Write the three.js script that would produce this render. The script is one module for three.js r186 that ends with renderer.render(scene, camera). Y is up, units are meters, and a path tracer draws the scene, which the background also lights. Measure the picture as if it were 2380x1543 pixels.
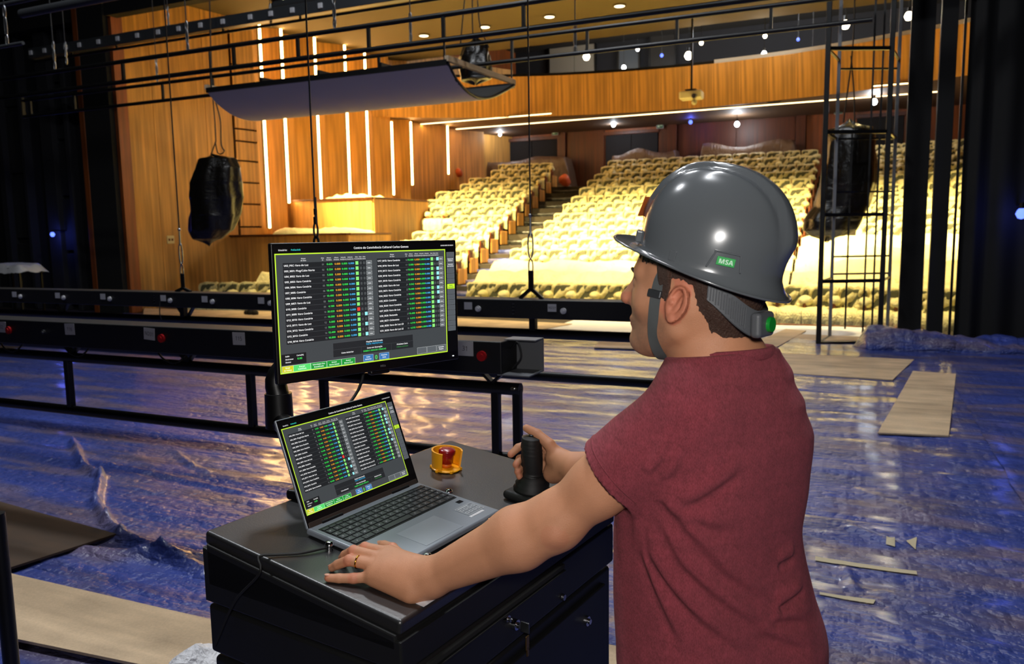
import * as THREE from 'three';
import { RoundedBoxGeometry } from 'three/addons/geometries/RoundedBoxGeometry.js';
import { mergeGeometries } from 'three/addons/utils/BufferGeometryUtils.js';
import { RectAreaLightUniformsLib } from 'three/addons/lights/RectAreaLightUniformsLib.js';

// ---------------------------------------------------------------- camera, exposure, large lights
const V = (x, y, z) => new THREE.Vector3(x, y, z);
const rad = (d) => d * Math.PI / 180;
const scene = new THREE.Scene();
scene.background = new THREE.Color(0x000000);
const FPX = 1820, EYE = V(0, 1.65, 0);
const camera = new THREE.PerspectiveCamera(2 * Math.atan(771.5 / FPX) * 180 / Math.PI, 2380 / 1543, 0.05, 120);
camera.position.copy(EYE);
camera.rotation.set(rad(-7.0), rad(24.08), rad(-0.86), 'YXZ');
camera.focus = 1.75;
camera.userData.fStop = 6.3;
camera.updateMatrixWorld(true);
const renderer = new THREE.WebGLRenderer({ antialias: true });
renderer.toneMapping = THREE.LinearToneMapping;
renderer.toneMappingExposure = 1.0;
renderer.shadowMap.enabled = true;
RectAreaLightUniformsLib.init();

function rectLight(name, color, intensity, w, h, pos, target) {
  const l = new THREE.RectAreaLight(color, intensity, w, h);
  l.name = name; l.position.copy(pos); l.lookAt(target); scene.add(l); return l;
}
function spot(name, color, intensity, pos, target, angle, penumbra, radius) {
  const l = new THREE.SpotLight(color, intensity, 0, angle, penumbra, 2);
  l.name = name; l.position.copy(pos); l.target.position.copy(target); l.castShadow = true;
  l.shadow.radius = radius || 2; l.shadow.mapSize.set(1024, 1024); scene.add(l); scene.add(l.target); return l;
}
function bulbLight(name, color, intensity, pos, radius) {
  const l = new THREE.PointLight(color, intensity, 0, 2);
  l.name = name; l.position.copy(pos); l.castShadow = true; l.shadow.radius = radius || 1; scene.add(l); return l;
}
// intensities in one place
const LIT = { flash: 380, seat: 1600, led: 46, soffit: 20, flood: 26, down: 30, bulb: 5, blue: 0.9, work: 140 };
const WARM = new THREE.Color().setRGB(1, 0.60, 0.22), SEATW = new THREE.Color().setRGB(1, 0.79, 0.35), COOL = new THREE.Color().setRGB(0.86, 0.93, 1), BLUE = new THREE.Color().setRGB(0.08, 0.12, 1);
const FLASH_AT = V(0.10, 1.86, 0.22);
rectLight('flash_light', new THREE.Color().setRGB(1, 0.97, 0.93), LIT.flash, 0.16, 0.10, FLASH_AT, V(-0.75, 1.15, -2.0));

// working lights over the stage (their fixtures are built with the rigging)
const WORK = [V(-6.4, 9.6, -3.2), V(-0.9, 9.6, -3.4), V(-4.2, 9.6, -8.2)];
for (const p of WORK) rectLight('work_light_glow', new THREE.Color().setRGB(0.93, 0.96, 1), LIT.work, 1.2, 0.6, p, V(p.x, 0, p.z - 0.01));

// ---------------------------------------------------------------- helpers
function prng(a) { return () => { a |= 0; a = a + 0x6D2B79F5 | 0; let t = Math.imul(a ^ a >>> 15, 1 | a); t = t + Math.imul(t ^ t >>> 7, 61 | t) ^ t; return ((t ^ t >>> 14) >>> 0) / 4294967296; }; }
const clamp = (x, a, b) => Math.min(b, Math.max(a, x)), mix = (a, b, t) => a + (b - a) * t, sst = (a, b, x) => { const t = clamp((x - a) / (b - a), 0, 1); return t * t * (3 - 2 * t); };
function hash2(x, y) { let h = Math.imul(x | 0, 374761393) + Math.imul(y | 0, 668265263) | 0; h = Math.imul(h ^ h >>> 13, 1274126177); return ((h ^ h >>> 16) >>> 0) / 4294967296; }
function vnoise(x, y, px, py) { // value noise, periodic when px, py are given
  const xi = Math.floor(x), yi = Math.floor(y), fx = x - xi, fy = y - yi, w = (a, p) => p ? ((a % p) + p) % p : a;
  const u = fx * fx * (3 - 2 * fx), v = fy * fy * (3 - 2 * fy);
  const a = hash2(w(xi, px), w(yi, py)), b = hash2(w(xi + 1, px), w(yi, py)), c = hash2(w(xi, px), w(yi + 1, py)), d = hash2(w(xi + 1, px), w(yi + 1, py));
  return mix(mix(a, b, u), mix(c, d, u), v);
}
function fbm(x, y, o, px, py) { let s = 0, a = 0.5, t = 0; for (let i = 0; i < o; i++) { s += a * vnoise(x + i * 17, y + i * 31, px, py); t += a; a *= 0.5; x *= 2; y *= 2; if (px) { px *= 2; py *= 2; } } return s / t; }
// pixel of the 2380 x 1543 photograph -> world
const ray = (x, y) => V((x - 1190) / FPX, -(y - 771.5) / FPX, -1).applyEuler(camera.rotation);
const atD = (x, y, d) => ray(x, y).multiplyScalar(d).add(EYE);
const onY = (x, y, h) => { const r = ray(x, y); return r.multiplyScalar((h - EYE.y) / r.y).add(EYE); };
const onZ = (x, y, z) => { const r = ray(x, y); return r.multiplyScalar(z / r.z).add(EYE); };
const onX = (x, y, X) => { const r = ray(x, y); return r.multiplyScalar(X / r.x).add(EYE); };

const taken = {};
function numbered(n) { const k = taken[n] || 0; taken[n] = k + 1; return k ? n + '_' + String(k).padStart(3, '0') : n; }
function mesh(name, geo, mat, parent) {
  const m = new THREE.Mesh(Array.isArray(geo) ? merge(geo) : geo, mat);
  m.name = parent ? name : numbered(name); m.castShadow = m.receiveShadow = true; (parent || scene).add(m); return m;
}
function tag(o, label, category, group, kind) { o.userData.label = label; o.userData.category = category; if (group) o.userData.group = group; if (kind) o.userData.kind = kind; return o; }
function thing(name, label, category, pos, turn, group) {
  const o = new THREE.Group(); o.name = numbered(name); if (pos) o.position.copy(pos); if (turn) o.rotation.y = turn; scene.add(o); return tag(o, label, category, group);
}
function struct(name, label, geo, mat) { const m = mesh(name, geo, mat); m.userData.kind = 'structure'; if (label) m.userData.label = label; return m; }
function structGroup(name, label) { const o = new THREE.Group(); o.name = numbered(name); o.userData.kind = 'structure'; o.userData.label = label; scene.add(o); return o; }
function copy(o, label) { const c = o.clone(); c.name = numbered(o.name.replace(/_\d{3}$/, '')); c.userData = { ...o.userData }; if (label) c.userData.label = label; scene.add(c); return c; }
function merge(list) {
  const gs = list.map((g) => { let h = g.index ? g.toNonIndexed() : g.clone(); for (const k of Object.keys(h.attributes)) if (!['position', 'normal', 'uv'].includes(k)) h.deleteAttribute(k); if (!h.attributes.uv) h.setAttribute('uv', new THREE.BufferAttribute(new Float32Array(h.attributes.position.count * 2), 2)); return h; });
  return mergeGeometries(gs);
}
// box with small round edges; uv in metres
function bx(w, h, d, x = 0, y = 0, z = 0, r = 0, seg = 1) {
  const g = r ? new RoundedBoxGeometry(w, h, d, seg, Math.min(r, w / 2.01, h / 2.01, d / 2.01)) : new THREE.BoxGeometry(w, h, d);
  boxUV(g); g.translate(x, y, z); return g;
}
function boxUV(g) {
  if (g.index) { const n = g.toNonIndexed(); g.index = null; for (const k of Object.keys(n.attributes)) g.setAttribute(k, n.attributes[k]); g.clearGroups(); }
  const p = g.attributes.position, n = g.attributes.normal, uv = new Float32Array(p.count * 2);
  for (let i = 0; i < p.count; i += 3) {
    const ax = Math.abs(n.getX(i) + n.getX(i + 1) + n.getX(i + 2)), ay = Math.abs(n.getY(i) + n.getY(i + 1) + n.getY(i + 2)), az = Math.abs(n.getZ(i) + n.getZ(i + 1) + n.getZ(i + 2));
    for (let k = i; k < i + 3; k++) {
      const X = p.getX(k), Y = p.getY(k), Z = p.getZ(k);
      if (ax >= ay && ax >= az) { uv[2 * k] = Z; uv[2 * k + 1] = Y; } else if (ay >= az) { uv[2 * k] = X; uv[2 * k + 1] = Z; } else { uv[2 * k] = X; uv[2 * k + 1] = Y; }
    }
  }
  g.setAttribute('uv', new THREE.BufferAttribute(uv, 2)); return g;
}
function cyl(a, b, r, r2, seg = 10) { // tapered rod between two points
  const d = b.clone().sub(a), g = new THREE.CylinderGeometry(r2 ?? r, r, d.length(), seg, 1);
  g.applyQuaternion(new THREE.Quaternion().setFromUnitVectors(V(0, 1, 0), d.normalize())); g.translate((a.x + b.x) / 2, (a.y + b.y) / 2, (a.z + b.z) / 2); return g;
}
function bar(a, b, w, h) { // square bar between two points, h along world up
  const d = b.clone().sub(a), L = d.length(); d.normalize();
  const s = Math.abs(d.y) > 0.99 ? V(1, 0, 0) : V(0, 1, 0).cross(d).normalize(), u = d.clone().cross(s);
  const g = bx(w, h, L); g.applyMatrix4(new THREE.Matrix4().makeBasis(s, u, d).setPosition((a.x + b.x) / 2, (a.y + b.y) / 2, (a.z + b.z) / 2)); return g;
}
function tube(pts, r, seg = 24, rs = 6, closed = false) { return new THREE.TubeGeometry(new THREE.CatmullRomCurve3(pts, closed), seg, r, rs, closed); }
function ball(r, x, y, z, w = 12, h = 8) { const g = new THREE.SphereGeometry(r, w, h); g.translate(x, y, z); return g; }
function lathe(pts, seg = 20) { return new THREE.LatheGeometry(pts.map((p) => new THREE.Vector2(p[0], p[1])), seg); }
function grid(nu, nv, fn) { // parametric surface: fn(u, v) -> [x, y, z, tu, tv]
  const P = [], U = [], I = [];
  for (let j = 0; j <= nv; j++) for (let i = 0; i <= nu; i++) { const q = fn(i / nu, j / nv); P.push(q[0], q[1], q[2]); U.push(q[3] ?? i / nu, q[4] ?? j / nv); }
  for (let j = 0; j < nv; j++) for (let i = 0; i < nu; i++) { const a = j * (nu + 1) + i, b = a + 1, c = a + nu + 1, d = c + 1; I.push(a, c, b, b, c, d); }
  const g = new THREE.BufferGeometry(); g.setAttribute('position', new THREE.Float32BufferAttribute(P, 3)); g.setAttribute('uv', new THREE.Float32BufferAttribute(U, 2)); g.setIndex(I); g.computeVertexNormals(); return g;
}
function basis(g, o, x, y, z) { g.applyMatrix4(new THREE.Matrix4().makeBasis(x, y, z).setPosition(o)); return g; }
function prism(pts, y0, y1) { // vertical prism over an outline of [x, z]
  const s = new THREE.Shape(pts.map((p) => new THREE.Vector2(p[0], -p[1])));
  const g = new THREE.ExtrudeGeometry(s, { depth: y1 - y0, bevelEnabled: false }); g.rotateX(-Math.PI / 2); g.translate(0, y0, 0); return boxUV(g);
}

// ---------------------------------------------------------------- textures and materials
function dataTex(n, m, fn, srgb) {
  const d = new Uint8Array(n * m * 4);
  for (let j = 0; j < m; j++) for (let i = 0; i < n; i++) { const c = fn(i / n, j / m), k = 4 * (j * n + i); if (typeof c === 'number') d[k] = d[k + 1] = d[k + 2] = clamp(c, 0, 1) * 255; else { d[k] = clamp(c[0], 0, 1) * 255; d[k + 1] = clamp(c[1], 0, 1) * 255; d[k + 2] = clamp(c[2], 0, 1) * 255; } d[k + 3] = 255; }
  const t = new THREE.DataTexture(d, n, m); t.wrapS = t.wrapT = THREE.RepeatWrapping; t.magFilter = THREE.LinearFilter; t.minFilter = THREE.LinearMipmapLinearFilter; t.generateMipmaps = true; if (srgb) t.colorSpace = THREE.SRGBColorSpace; t.needsUpdate = true; return t;
}
const rep = (t, x, y) => { const c = t.clone(); c.repeat.set(x, y); c.needsUpdate = true; return c; };
const woodTex = dataTex(256, 512, (u, v) => { // vertical grain veneer
  const g = fbm(u * 24, v * 2, 4, 24, 2), f = vnoise(u * 120, v * 6, 120, 6), s = 0.72 + 0.36 * g + 0.10 * (f - 0.5);
  return [0.86 * s, 0.62 * s, 0.30 * s];
}, true);
const plyTex = dataTex(512, 512, (u, v) => { // sanded board with blotches
  const g = fbm(u * 3, v * 22, 4, 3, 22), b = fbm(u * 4 + 7, v * 5, 3, 4, 5), f = vnoise(u * 200, v * 200, 200, 200), s = 0.66 + 0.22 * g + 0.30 * b + 0.06 * f;
  return [0.80 * s, 0.70 * s, 0.57 * s];
}, true);
const fineTex = dataTex(256, 256, (u, v) => 0.5 * vnoise(u * 128, v * 128, 128, 128) + 0.5 * vnoise(u * 64, v * 64, 64, 64));
const crease = (u, v, n, m) => { // creased film: ridged noise
  let s = 0, a = 0.55; for (let i = 0; i < 4; i++) { const w = 0.6 * (fbm(u * n * 0.5 + 3.3, v * m * 0.5, 2, n / 2, m / 2) - 0.5); s += a * (1 - Math.abs(2 * vnoise(u * n + w + 5 * i, v * m + w + 9 * i, n, m) - 1)); n *= 2; m *= 2; a *= 0.5; } return s;
};
const filmTex = dataTex(1024, 1024, (u, v) => 0.5 * crease(u, v, 6, 22) + 0.5 * crease(u + 0.37, v + 0.11, 20, 30));
const film2Tex = dataTex(512, 512, (u, v) => crease(u, v, 14, 14));
const knitTex = dataTex(256, 256, (u, v) => 0.5 + 0.25 * Math.sin(u * Math.PI * 2 * 64) * Math.sin(v * Math.PI * 2 * 64) + 0.5 * (vnoise(u * 90, v * 30, 90, 30) - 0.5));
const heatherTex = dataTex(256, 256, (u, v) => { const f = vnoise(u * 128, v * 40, 128, 40), g = fbm(u * 10, v * 10, 3, 10, 10), s = 0.86 + 0.22 * (f - 0.5) + 0.14 * (g - 0.5); return [0.66 * s, 0.255 * s + 0.02 * f, 0.30 * s + 0.03 * f]; }, true);
const std = (o) => new THREE.MeshStandardMaterial(o), phy = (o) => new THREE.MeshPhysicalMaterial(o);
const M = {
  greyPaint: std({ color: 0x6c6e72, roughness: 0.5 }),
  blackMetal: std({ color: 0x0b0b0c, roughness: 0.42, metalness: 0.2 }),
  blackPaint: std({ color: 0x0a0a0b, roughness: 0.5 }),
  consolePaint: phy({ color: 0x1b1b1d, roughness: 0.40, ior: 1.65, bumpMap: rep(fineTex, 6, 6), bumpScale: 0.0002, clearcoat: 0.45, clearcoatRoughness: 0.28 }),
  consoleBody: std({ color: 0x0d0d0e, roughness: 0.55 }),
  blackMatte: std({ color: 0x060606, roughness: 0.9 }),
  blackCloth: std({ color: 0x050506, roughness: 0.95 }),
  greyMetal: std({ color: 0x55585c, roughness: 0.4, metalness: 0.7 }),
  steel: std({ color: 0x9a9da2, roughness: 0.28, metalness: 1 }),
  darkSteel: std({ color: 0x3c3c40, roughness: 0.4, metalness: 0.9 }),
  chrome: std({ color: 0xd0d2d6, roughness: 0.12, metalness: 1 }),
  brass: std({ color: 0x8a6a3a, roughness: 0.35, metalness: 0.9 }),
  gold: std({ color: 0xd9a441, roughness: 0.2, metalness: 1 }),
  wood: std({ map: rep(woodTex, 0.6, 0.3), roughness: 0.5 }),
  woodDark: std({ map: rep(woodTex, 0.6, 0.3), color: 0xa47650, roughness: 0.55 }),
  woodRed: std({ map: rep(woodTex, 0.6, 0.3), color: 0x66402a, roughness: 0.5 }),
  plaster: std({ color: 0x524429, roughness: 0.9 }),
  darkWall: std({ color: 0x15151a, roughness: 0.9 }),
  darkCeil: std({ color: 0x1a1712, roughness: 0.95 }),
  stageWall: std({ color: 0x101216, roughness: 0.85 }),
  stageFloor: std({ color: 0x2a211a, roughness: 0.7 }),
  carpet: std({ color: 0x3a3226, roughness: 0.95 }),
  ply: std({ map: rep(plyTex, 0.8, 0.8), roughness: 0.75, bumpMap: rep(fineTex, 4, 4), bumpScale: 0.0003 }),
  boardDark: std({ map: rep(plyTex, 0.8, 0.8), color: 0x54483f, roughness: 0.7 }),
  tarp: phy({ color: 0xffffff, roughness: 0.38, ior: 1.45, clearcoat: 0.4, clearcoatRoughness: 0.14, bumpMap: rep(filmTex, 0.6, 0.6), bumpScale: 0.04 }),
  creamFilm: std({ color: 0xdccf9c, roughness: 0.55, bumpMap: rep(film2Tex, 1.1, 1.1), bumpScale: 0.03 }),
  clearFilm: phy({ color: 0xe6da9c, roughness: 0.5, transmission: 0.28, thickness: 0, bumpMap: rep(film2Tex, 1.6, 1.6), bumpScale: 0.03 }),
  paleFilm: std({ color: 0xe6dca4, roughness: 0.5, bumpMap: rep(film2Tex, 1.5, 1.5), bumpScale: 0.02 }),
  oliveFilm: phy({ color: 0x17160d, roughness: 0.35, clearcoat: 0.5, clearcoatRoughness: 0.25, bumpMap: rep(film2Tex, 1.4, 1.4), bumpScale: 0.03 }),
  brownFilm: phy({ color: 0x5c4534, roughness: 0.42, clearcoat: 0.3, clearcoatRoughness: 0.3, bumpMap: rep(film2Tex, 0.8, 0.8), bumpScale: 0.03 }),
  blackFilm: phy({ color: 0x0b0805, roughness: 0.34, clearcoat: 0.35, clearcoatRoughness: 0.25, bumpMap: rep(film2Tex, 0.5, 0.5), bumpScale: 0.014 }),
  whiteFilm: std({ color: 0xd8d8dc, roughness: 0.5, bumpMap: rep(film2Tex, 1.2, 1.2), bumpScale: 0.008 }),
  seatFabric: std({ color: 0x45452f, roughness: 0.9 }),
  paper: std({ color: 0xb9b9bd, roughness: 0.8 }),
  tape: std({ color: 0xb5a98c, roughness: 0.6 }),
  redPlastic: std({ color: 0x9e1218, roughness: 0.35 }),
  redPaint: std({ color: 0xa01410, roughness: 0.45 }),
  yellowPlastic: phy({ color: 0xffae10, roughness: 0.4, clearcoat: 0.2 }),
  rubber: std({ color: 0x0c0c0d, roughness: 0.6 }),
  laptopMetal: std({ color: 0x868d97, roughness: 0.36, metalness: 0.25 }),
  laptopDark: std({ color: 0x0c0c0e, roughness: 0.4 }),
  keyCap: std({ color: 0x33363b, roughness: 0.38 }),
  padGlass: std({ color: 0x949ba5, roughness: 0.28, metalness: 0.15 }),
  bezel: std({ color: 0x08080a, roughness: 0.38 }),
  orangeFilm: std({ color: 0xc0562a, roughness: 0.5 }),
};
const glow = (r, g, b, k) => { const m = std({ color: 0x111111, roughness: 0.6 }); m.emissive.setRGB(r, g, b); m.emissiveIntensity = k; return m; };
const G = { led: glow(1, 0.55, 0.17, 30), ledSoft: glow(1, 0.66, 0.3, 6), white: glow(0.92, 0.96, 1, 22), warm: glow(1, 0.86, 0.6, 16), down: glow(1, 0.86, 0.52, 5), blue: glow(0.10, 0.17, 1, 3) };
// ================================================================ THE SETTING
const ZP = -13.2;                                        // back face of the proscenium
const wallX = (z) => -16.2 + (-13.2 - z) * (2.5 / 12.8); // inner line of the house's side wall
const onWall = (x, y) => { const r = ray(x, y), k = 2.5 / 12.8; /* x = -16.2 + (-13.2 - z) k */ const t = (-16.2 - 13.2 * k) / (r.x + r.z * k); return r.multiplyScalar(t).add(EYE); };
struct('floor', 'dark brown boarded stage floor under the plastic sheets', bx(30, 0.3, 21.4, -6, -0.152, -3.9), M.stageFloor);
struct('ceiling', 'black ceiling high above the stage', bx(30, 0.3, 21.4, -6, 12.6, -3.9), M.blackMatte);
struct('wall_back', 'black wall at the rear of the stage', bx(30, 13.2, 0.3, -6, 6.1, 6.9), M.blackMatte);
struct('wall_right', 'black side wall of the stage', bx(0.3, 13.2, 20.4, 9, 6.1, -3.2), M.blackMatte);
struct('wall_left', 'dark grey side wall of the stage', bx(0.3, 13.2, 20.4, -21.1, 6.1, -3.2), M.stageWall);
// wall beside the opening on the far side, with steel ribs and boarded panels
{
  const g = structGroup('wall_front', 'dark grey ribbed wall beside the stage opening');
  mesh('wall_face', bx(4.6, 13.2, 0.3, -18.7, 6.1, -13.4), M.stageWall, g);
  for (const [x, w] of [[-20.6, 0.16], [-19.75, 0.22], [-18.9, 0.12], [-18.0, 0.42], [-17.3, 0.14]]) mesh('rib', bx(w, 9, 0.22, x, 4.5, -13.15, 0.02), M.darkWall, g);
  for (let k = 0; k < 5; k++) mesh('panel', bx(0.62, 1.25, 0.06, -17.66, 0.75 + k * 1.33, -13.2, 0.02), M.stageWall, g);
  for (let k = 0; k < 4; k++) mesh('panel', bx(0.8, 1.5, 0.05, -19.3, 0.9 + k * 1.62, -13.22, 0.02), M.darkWall, g);
}
{ // black jamb with brown edges
  const g = structGroup('trim_1', 'black proscenium jamb edged with brown boards');
  const xr = onZ(292, 729, -12.85).x, xl = onZ(232, 700, -12.85).x;
  mesh('jamb', bx(xr - xl, 9, 0.45, (xr + xl) / 2, 4.5, -13.05, 0.01), M.blackMatte, g);
  mesh('edge_board', bx(0.16, 9, 0.4, xl - 0.08, 4.5, -13.02, 0.01), M.woodDark, g);
  mesh('edge_board', bx(0.1, 9, 0.3, xr + 0.05, 4.5, -13.1, 0.01), M.woodDark, g);
}
struct('trim_2', 'black border hanging over the stage opening', bx(29, 6.4, 0.25, -6.2, 6.62 + 3.2, -13.0), M.blackCloth);
// house shell
struct('ceiling_house', 'beige plaster ceiling over the front seats', bx(25, 0.2, 10.3, -5, 7.62, -18.3), M.plaster);
struct('ceiling_balcony', 'dark ceiling above the balcony', [bx(25, 0.2, 9.2, -5, 9.3, -27.6), bx(25, 1.7, 0.2, -5, 8.45, -23.45)], M.darkCeil);
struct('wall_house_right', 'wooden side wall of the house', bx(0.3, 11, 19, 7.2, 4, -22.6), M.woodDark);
{
  const g = structGroup('trim_3', 'golden veneer side wall with vertical fins');
  const dirv = V(2.5, 0, -12.8).normalize(), nrm = V(12.8, 0, 2.5).normalize(), H = 8.2, y0 = -0.4;
  const panel = (za, zb, off, th, mat, name, ya = y0, yb = H) => {
    const a = V(wallX(za), 0, za), b = V(wallX(zb), 0, zb), L = a.distanceTo(b), c = a.clone().add(b).multiplyScalar(0.5).addScaledVector(nrm, off - th / 2);
    const q = bx(L - 0.008, yb - ya - 0.006, th, 0, 0, 0, 0.004); basis(q, V(c.x, (ya + yb) / 2, c.z), dirv, V(0, 1, 0), nrm.clone().negate().negate()); return mesh(name, q, mat, g);
  };
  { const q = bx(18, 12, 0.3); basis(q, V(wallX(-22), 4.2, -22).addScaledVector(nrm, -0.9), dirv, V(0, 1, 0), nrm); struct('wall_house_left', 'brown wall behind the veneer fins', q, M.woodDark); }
  const zs = [-13.0, onWall(486, 400).z, onWall(547, 400).z];
  panel(zs[0], (zs[0] + zs[1]) / 2, 0, 0.06, M.wood, 'panel'); panel((zs[0] + zs[1]) / 2, zs[1], 0, 0.06, M.wood, 'panel'); panel(zs[1], zs[2], 0, 0.06, M.wood, 'panel');
  const zl = onWall(600, 400).z; // narrow stack of boards
  const ys = [y0, 2.0, 2.62, 3.2, 3.78, 4.3, 4.62, 5.0, 5.6, 6.3, H];
  for (let k = 0; k + 1 < ys.length; k++) panel(zs[2] - 0.03, zl, 0.05, 0.05, M.wood, 'board', ys[k] + 0.02, ys[k + 1] - 0.02);
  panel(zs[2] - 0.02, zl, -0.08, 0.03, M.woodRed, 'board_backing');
  // saw-tooth fins: each bay starts deep behind a light strip and comes forward again
  const sx = [[612, 290], [661, 290], [737, 280], [805, 280], [852, 280], [911, 370], [955, 360], [1039, 350]];
  const zf = sx.map(([x, y]) => onWall(x, y).z); zf.push(-27.6, -29.6);
  const fin = (p, q, mat, name) => { const L = p.distanceTo(q), d = q.clone().sub(p).normalize(), n = V(-d.z, 0, d.x); const b = bx(L, H - y0, 0.05, 0, 0, 0, 0.004); basis(b, p.clone().add(q).multiplyScalar(0.5).setY((H + y0) / 2), d, V(0, 1, 0), n); return mesh(name, b, mat, g); };
  for (let k = 0; k + 1 < zf.length; k++) {
    const a = V(wallX(zf[k]), 0, zf[k]), b = V(wallX(zf[k + 1]), 0, zf[k + 1]);
    const deep = a.clone().addScaledVector(nrm, -0.42).addScaledVector(dirv, 0.04), L = a.distanceTo(b);
    const mid = deep.clone().lerp(b, 0.45).addScaledVector(nrm, -0.06);
    fin(a.clone().addScaledVector(dirv, -0.05), deep, M.wood, 'fin');
    fin(deep, mid, M.wood, 'panel'); fin(mid, b.clone().addScaledVector(dirv, -0.06), M.wood, 'panel');
  }
  fin(V(wallX(zl), 0, zl), V(wallX(zf[0]), 0, zf[0]).addScaledVector(dirv, -0.05).addScaledVector(nrm, -0.02), M.wood, 'panel');
}
// rows of the rake
const rowTopPx = [665, 635, 608, 581, 556, 534, 513, 495, 472, 455, 435, 418, 404, 387, 374], ROWS = 15;
const rowZ0 = (i) => -15.5 - 0.85 * i, rowTop = rowTopPx.map((y, i) => onZ(1450, y, rowZ0(i)).y), rowFloor = rowTop.map((t) => t - 0.86);
const XL = -8.1, XR = -1.4, TOE = Math.tan(rad(12));
const rowZ = (i, x) => rowZ0(i) + (x < XL - 0.3 ? (XL - 0.3 - x) * TOE : x > XR + 0.3 ? (x - XR - 0.3) * TOE : 0);
{
  const g = structGroup('floor_house', 'stepped carpeted floor of the seating rake');
  mesh('floor_slab', bx(25, 0.3, 17, -5, rowFloor[0] - 0.15, -22.5), M.carpet, g);
  for (let i = 1; i < ROWS; i++) {
    const xs = [-17, -14, -11.5, XL - 0.3, XR + 0.3, 2, 4.5, 7], f = xs.map((x) => [x, rowZ(i, x) + 0.52]);
    mesh('riser', prism([...f, [7, -29.8], [-17, -29.8]], rowFloor[i - 1], rowFloor[i]), M.carpet, g);
  }
  mesh('kerb', bx(14, 0.32, 0.08, -5, -0.14, -14.62), M.woodDark, g);
}
// rear wall below the balcony
{
  const g = structGroup('wall_house_rear', 'red-brown panelled rear wall below the balcony'), z = -29.4, y0 = rowFloor[14] - 0.3, y1 = 5.62;
  mesh('wall_face', bx(25, y1 - y0, 0.3, -5, (y0 + y1) / 2, z - 0.2), M.woodDark, g);
  const seg = (xa, xb, mat, out, name) => { const a = onZ(xa, 320, z).x, b = onZ(xb, 320, z).x; mesh(name, bx(b - a - 0.01, y1 - y0, 0.1, (a + b) / 2, (y0 + y1) / 2, z + out, 0.01), mat, g); };
  seg(1060, 1178, M.woodDark, 0, 'panel'); seg(1298, 1317, M.woodRed, 0.12, 'pilaster'); seg(1318, 1405, M.woodRed, 0, 'panel'); seg(1532, 1552, M.woodRed, 0, 'panel'); seg(1553, 1575, M.woodRed, 0.14, 'pilaster'); seg(1576, 1712, M.woodRed, 0, 'panel'); seg(1712, 1849, M.woodRed, 0, 'panel'); seg(1850, 1873, M.woodRed, 0.14, 'pilaster'); seg(1874, 1990, M.woodDark, 0, 'panel');
  const door = (n, xa, xb) => { const a = onZ(xa, 320, z).x, b = onZ(xb, 320, z).x, d = structGroup(n, 'dark double door in the panelled rear wall'); const w = (b - a) / 2; for (const s of [0, 1]) mesh('door_leaf', bx(w - 0.02, y1 - y0 - 0.25, 0.08, a + w * (s + 0.5), (y0 + y1) / 2 - 0.12, z + 0.02, 0.01), M.darkWall, d); mesh('door_frame', bx(b - a + 0.1, 0.12, 0.14, (a + b) / 2, y1 - 0.18, z + 0.04, 0.01), M.woodRed, d); };
  door('door_1', 1180, 1296); door('door_2', 1408, 1530); door('door_3', 1990, 2100);
}
// balcony: slab, curved front of veneer panels, cap rail, dark room above
const BC = V(-5, 0, -10.2), BR = 15.4;
const arcP = (x) => V(x, 0, BC.z - Math.sqrt(BR * BR - (x - BC.x) * (x - BC.x)));
{
  const g = structGroup('trim_balcony', 'curved golden veneer balcony front');
  const pts = []; for (let k = 0; k <= 24; k++) { const p = arcP(mix(-15.6, 6.6, k / 24)); pts.push([p.x, p.z]); }
  mesh('soffit', prism([...pts, [6.6, -29.6], [-15.6, -29.6]], 5.6, 5.95), std({ color: 0x5f4630, roughness: 0.7 }), g);
  const N = 26;
  for (let k = 0; k < N; k++) {
    const a = arcP(mix(-15.2, 6.4, k / N)), b = arcP(mix(-15.2, 6.4, (k + 1) / N)), L = a.distanceTo(b), d = b.clone().sub(a).normalize(), n = V(-d.z, 0, d.x), q = bx(L - 0.012, 1.28, 0.06, 0, 0, 0, 0.005);
    q.rotateX(rad(9)); basis(q, a.clone().add(b).multiplyScalar(0.5).setY(6.2).addScaledVector(n, 0.1), d, V(0, 1, 0), n); mesh('panel', q, M.wood, g);
  }
  const railMat = std({ color: 0xd8dade, roughness: 0.5 });
  for (let k = 0; k < 20; k++) { const a = arcP(mix(-15.2, 6.4, k / 20)), b = arcP(mix(-15.2, 6.4, (k + 1) / 20)); a.y = b.y = 6.9; mesh('cap_rail', bar(a, b, 0.14, k > 9 ? 0.14 : 0.08), k > 9 ? railMat : M.darkCeil, g); }
  struct('wall_balcony_rear', 'dark wall at the rear of the balcony', bx(25, 4, 0.3, -5, 7.4, -31.2), M.darkWall);
  struct('wall_balcony_riser', 'dark stepped floor of the balcony', bx(22, 0.6, 3.6, -4.6, 6.2, -29), M.darkCeil);
}
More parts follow.
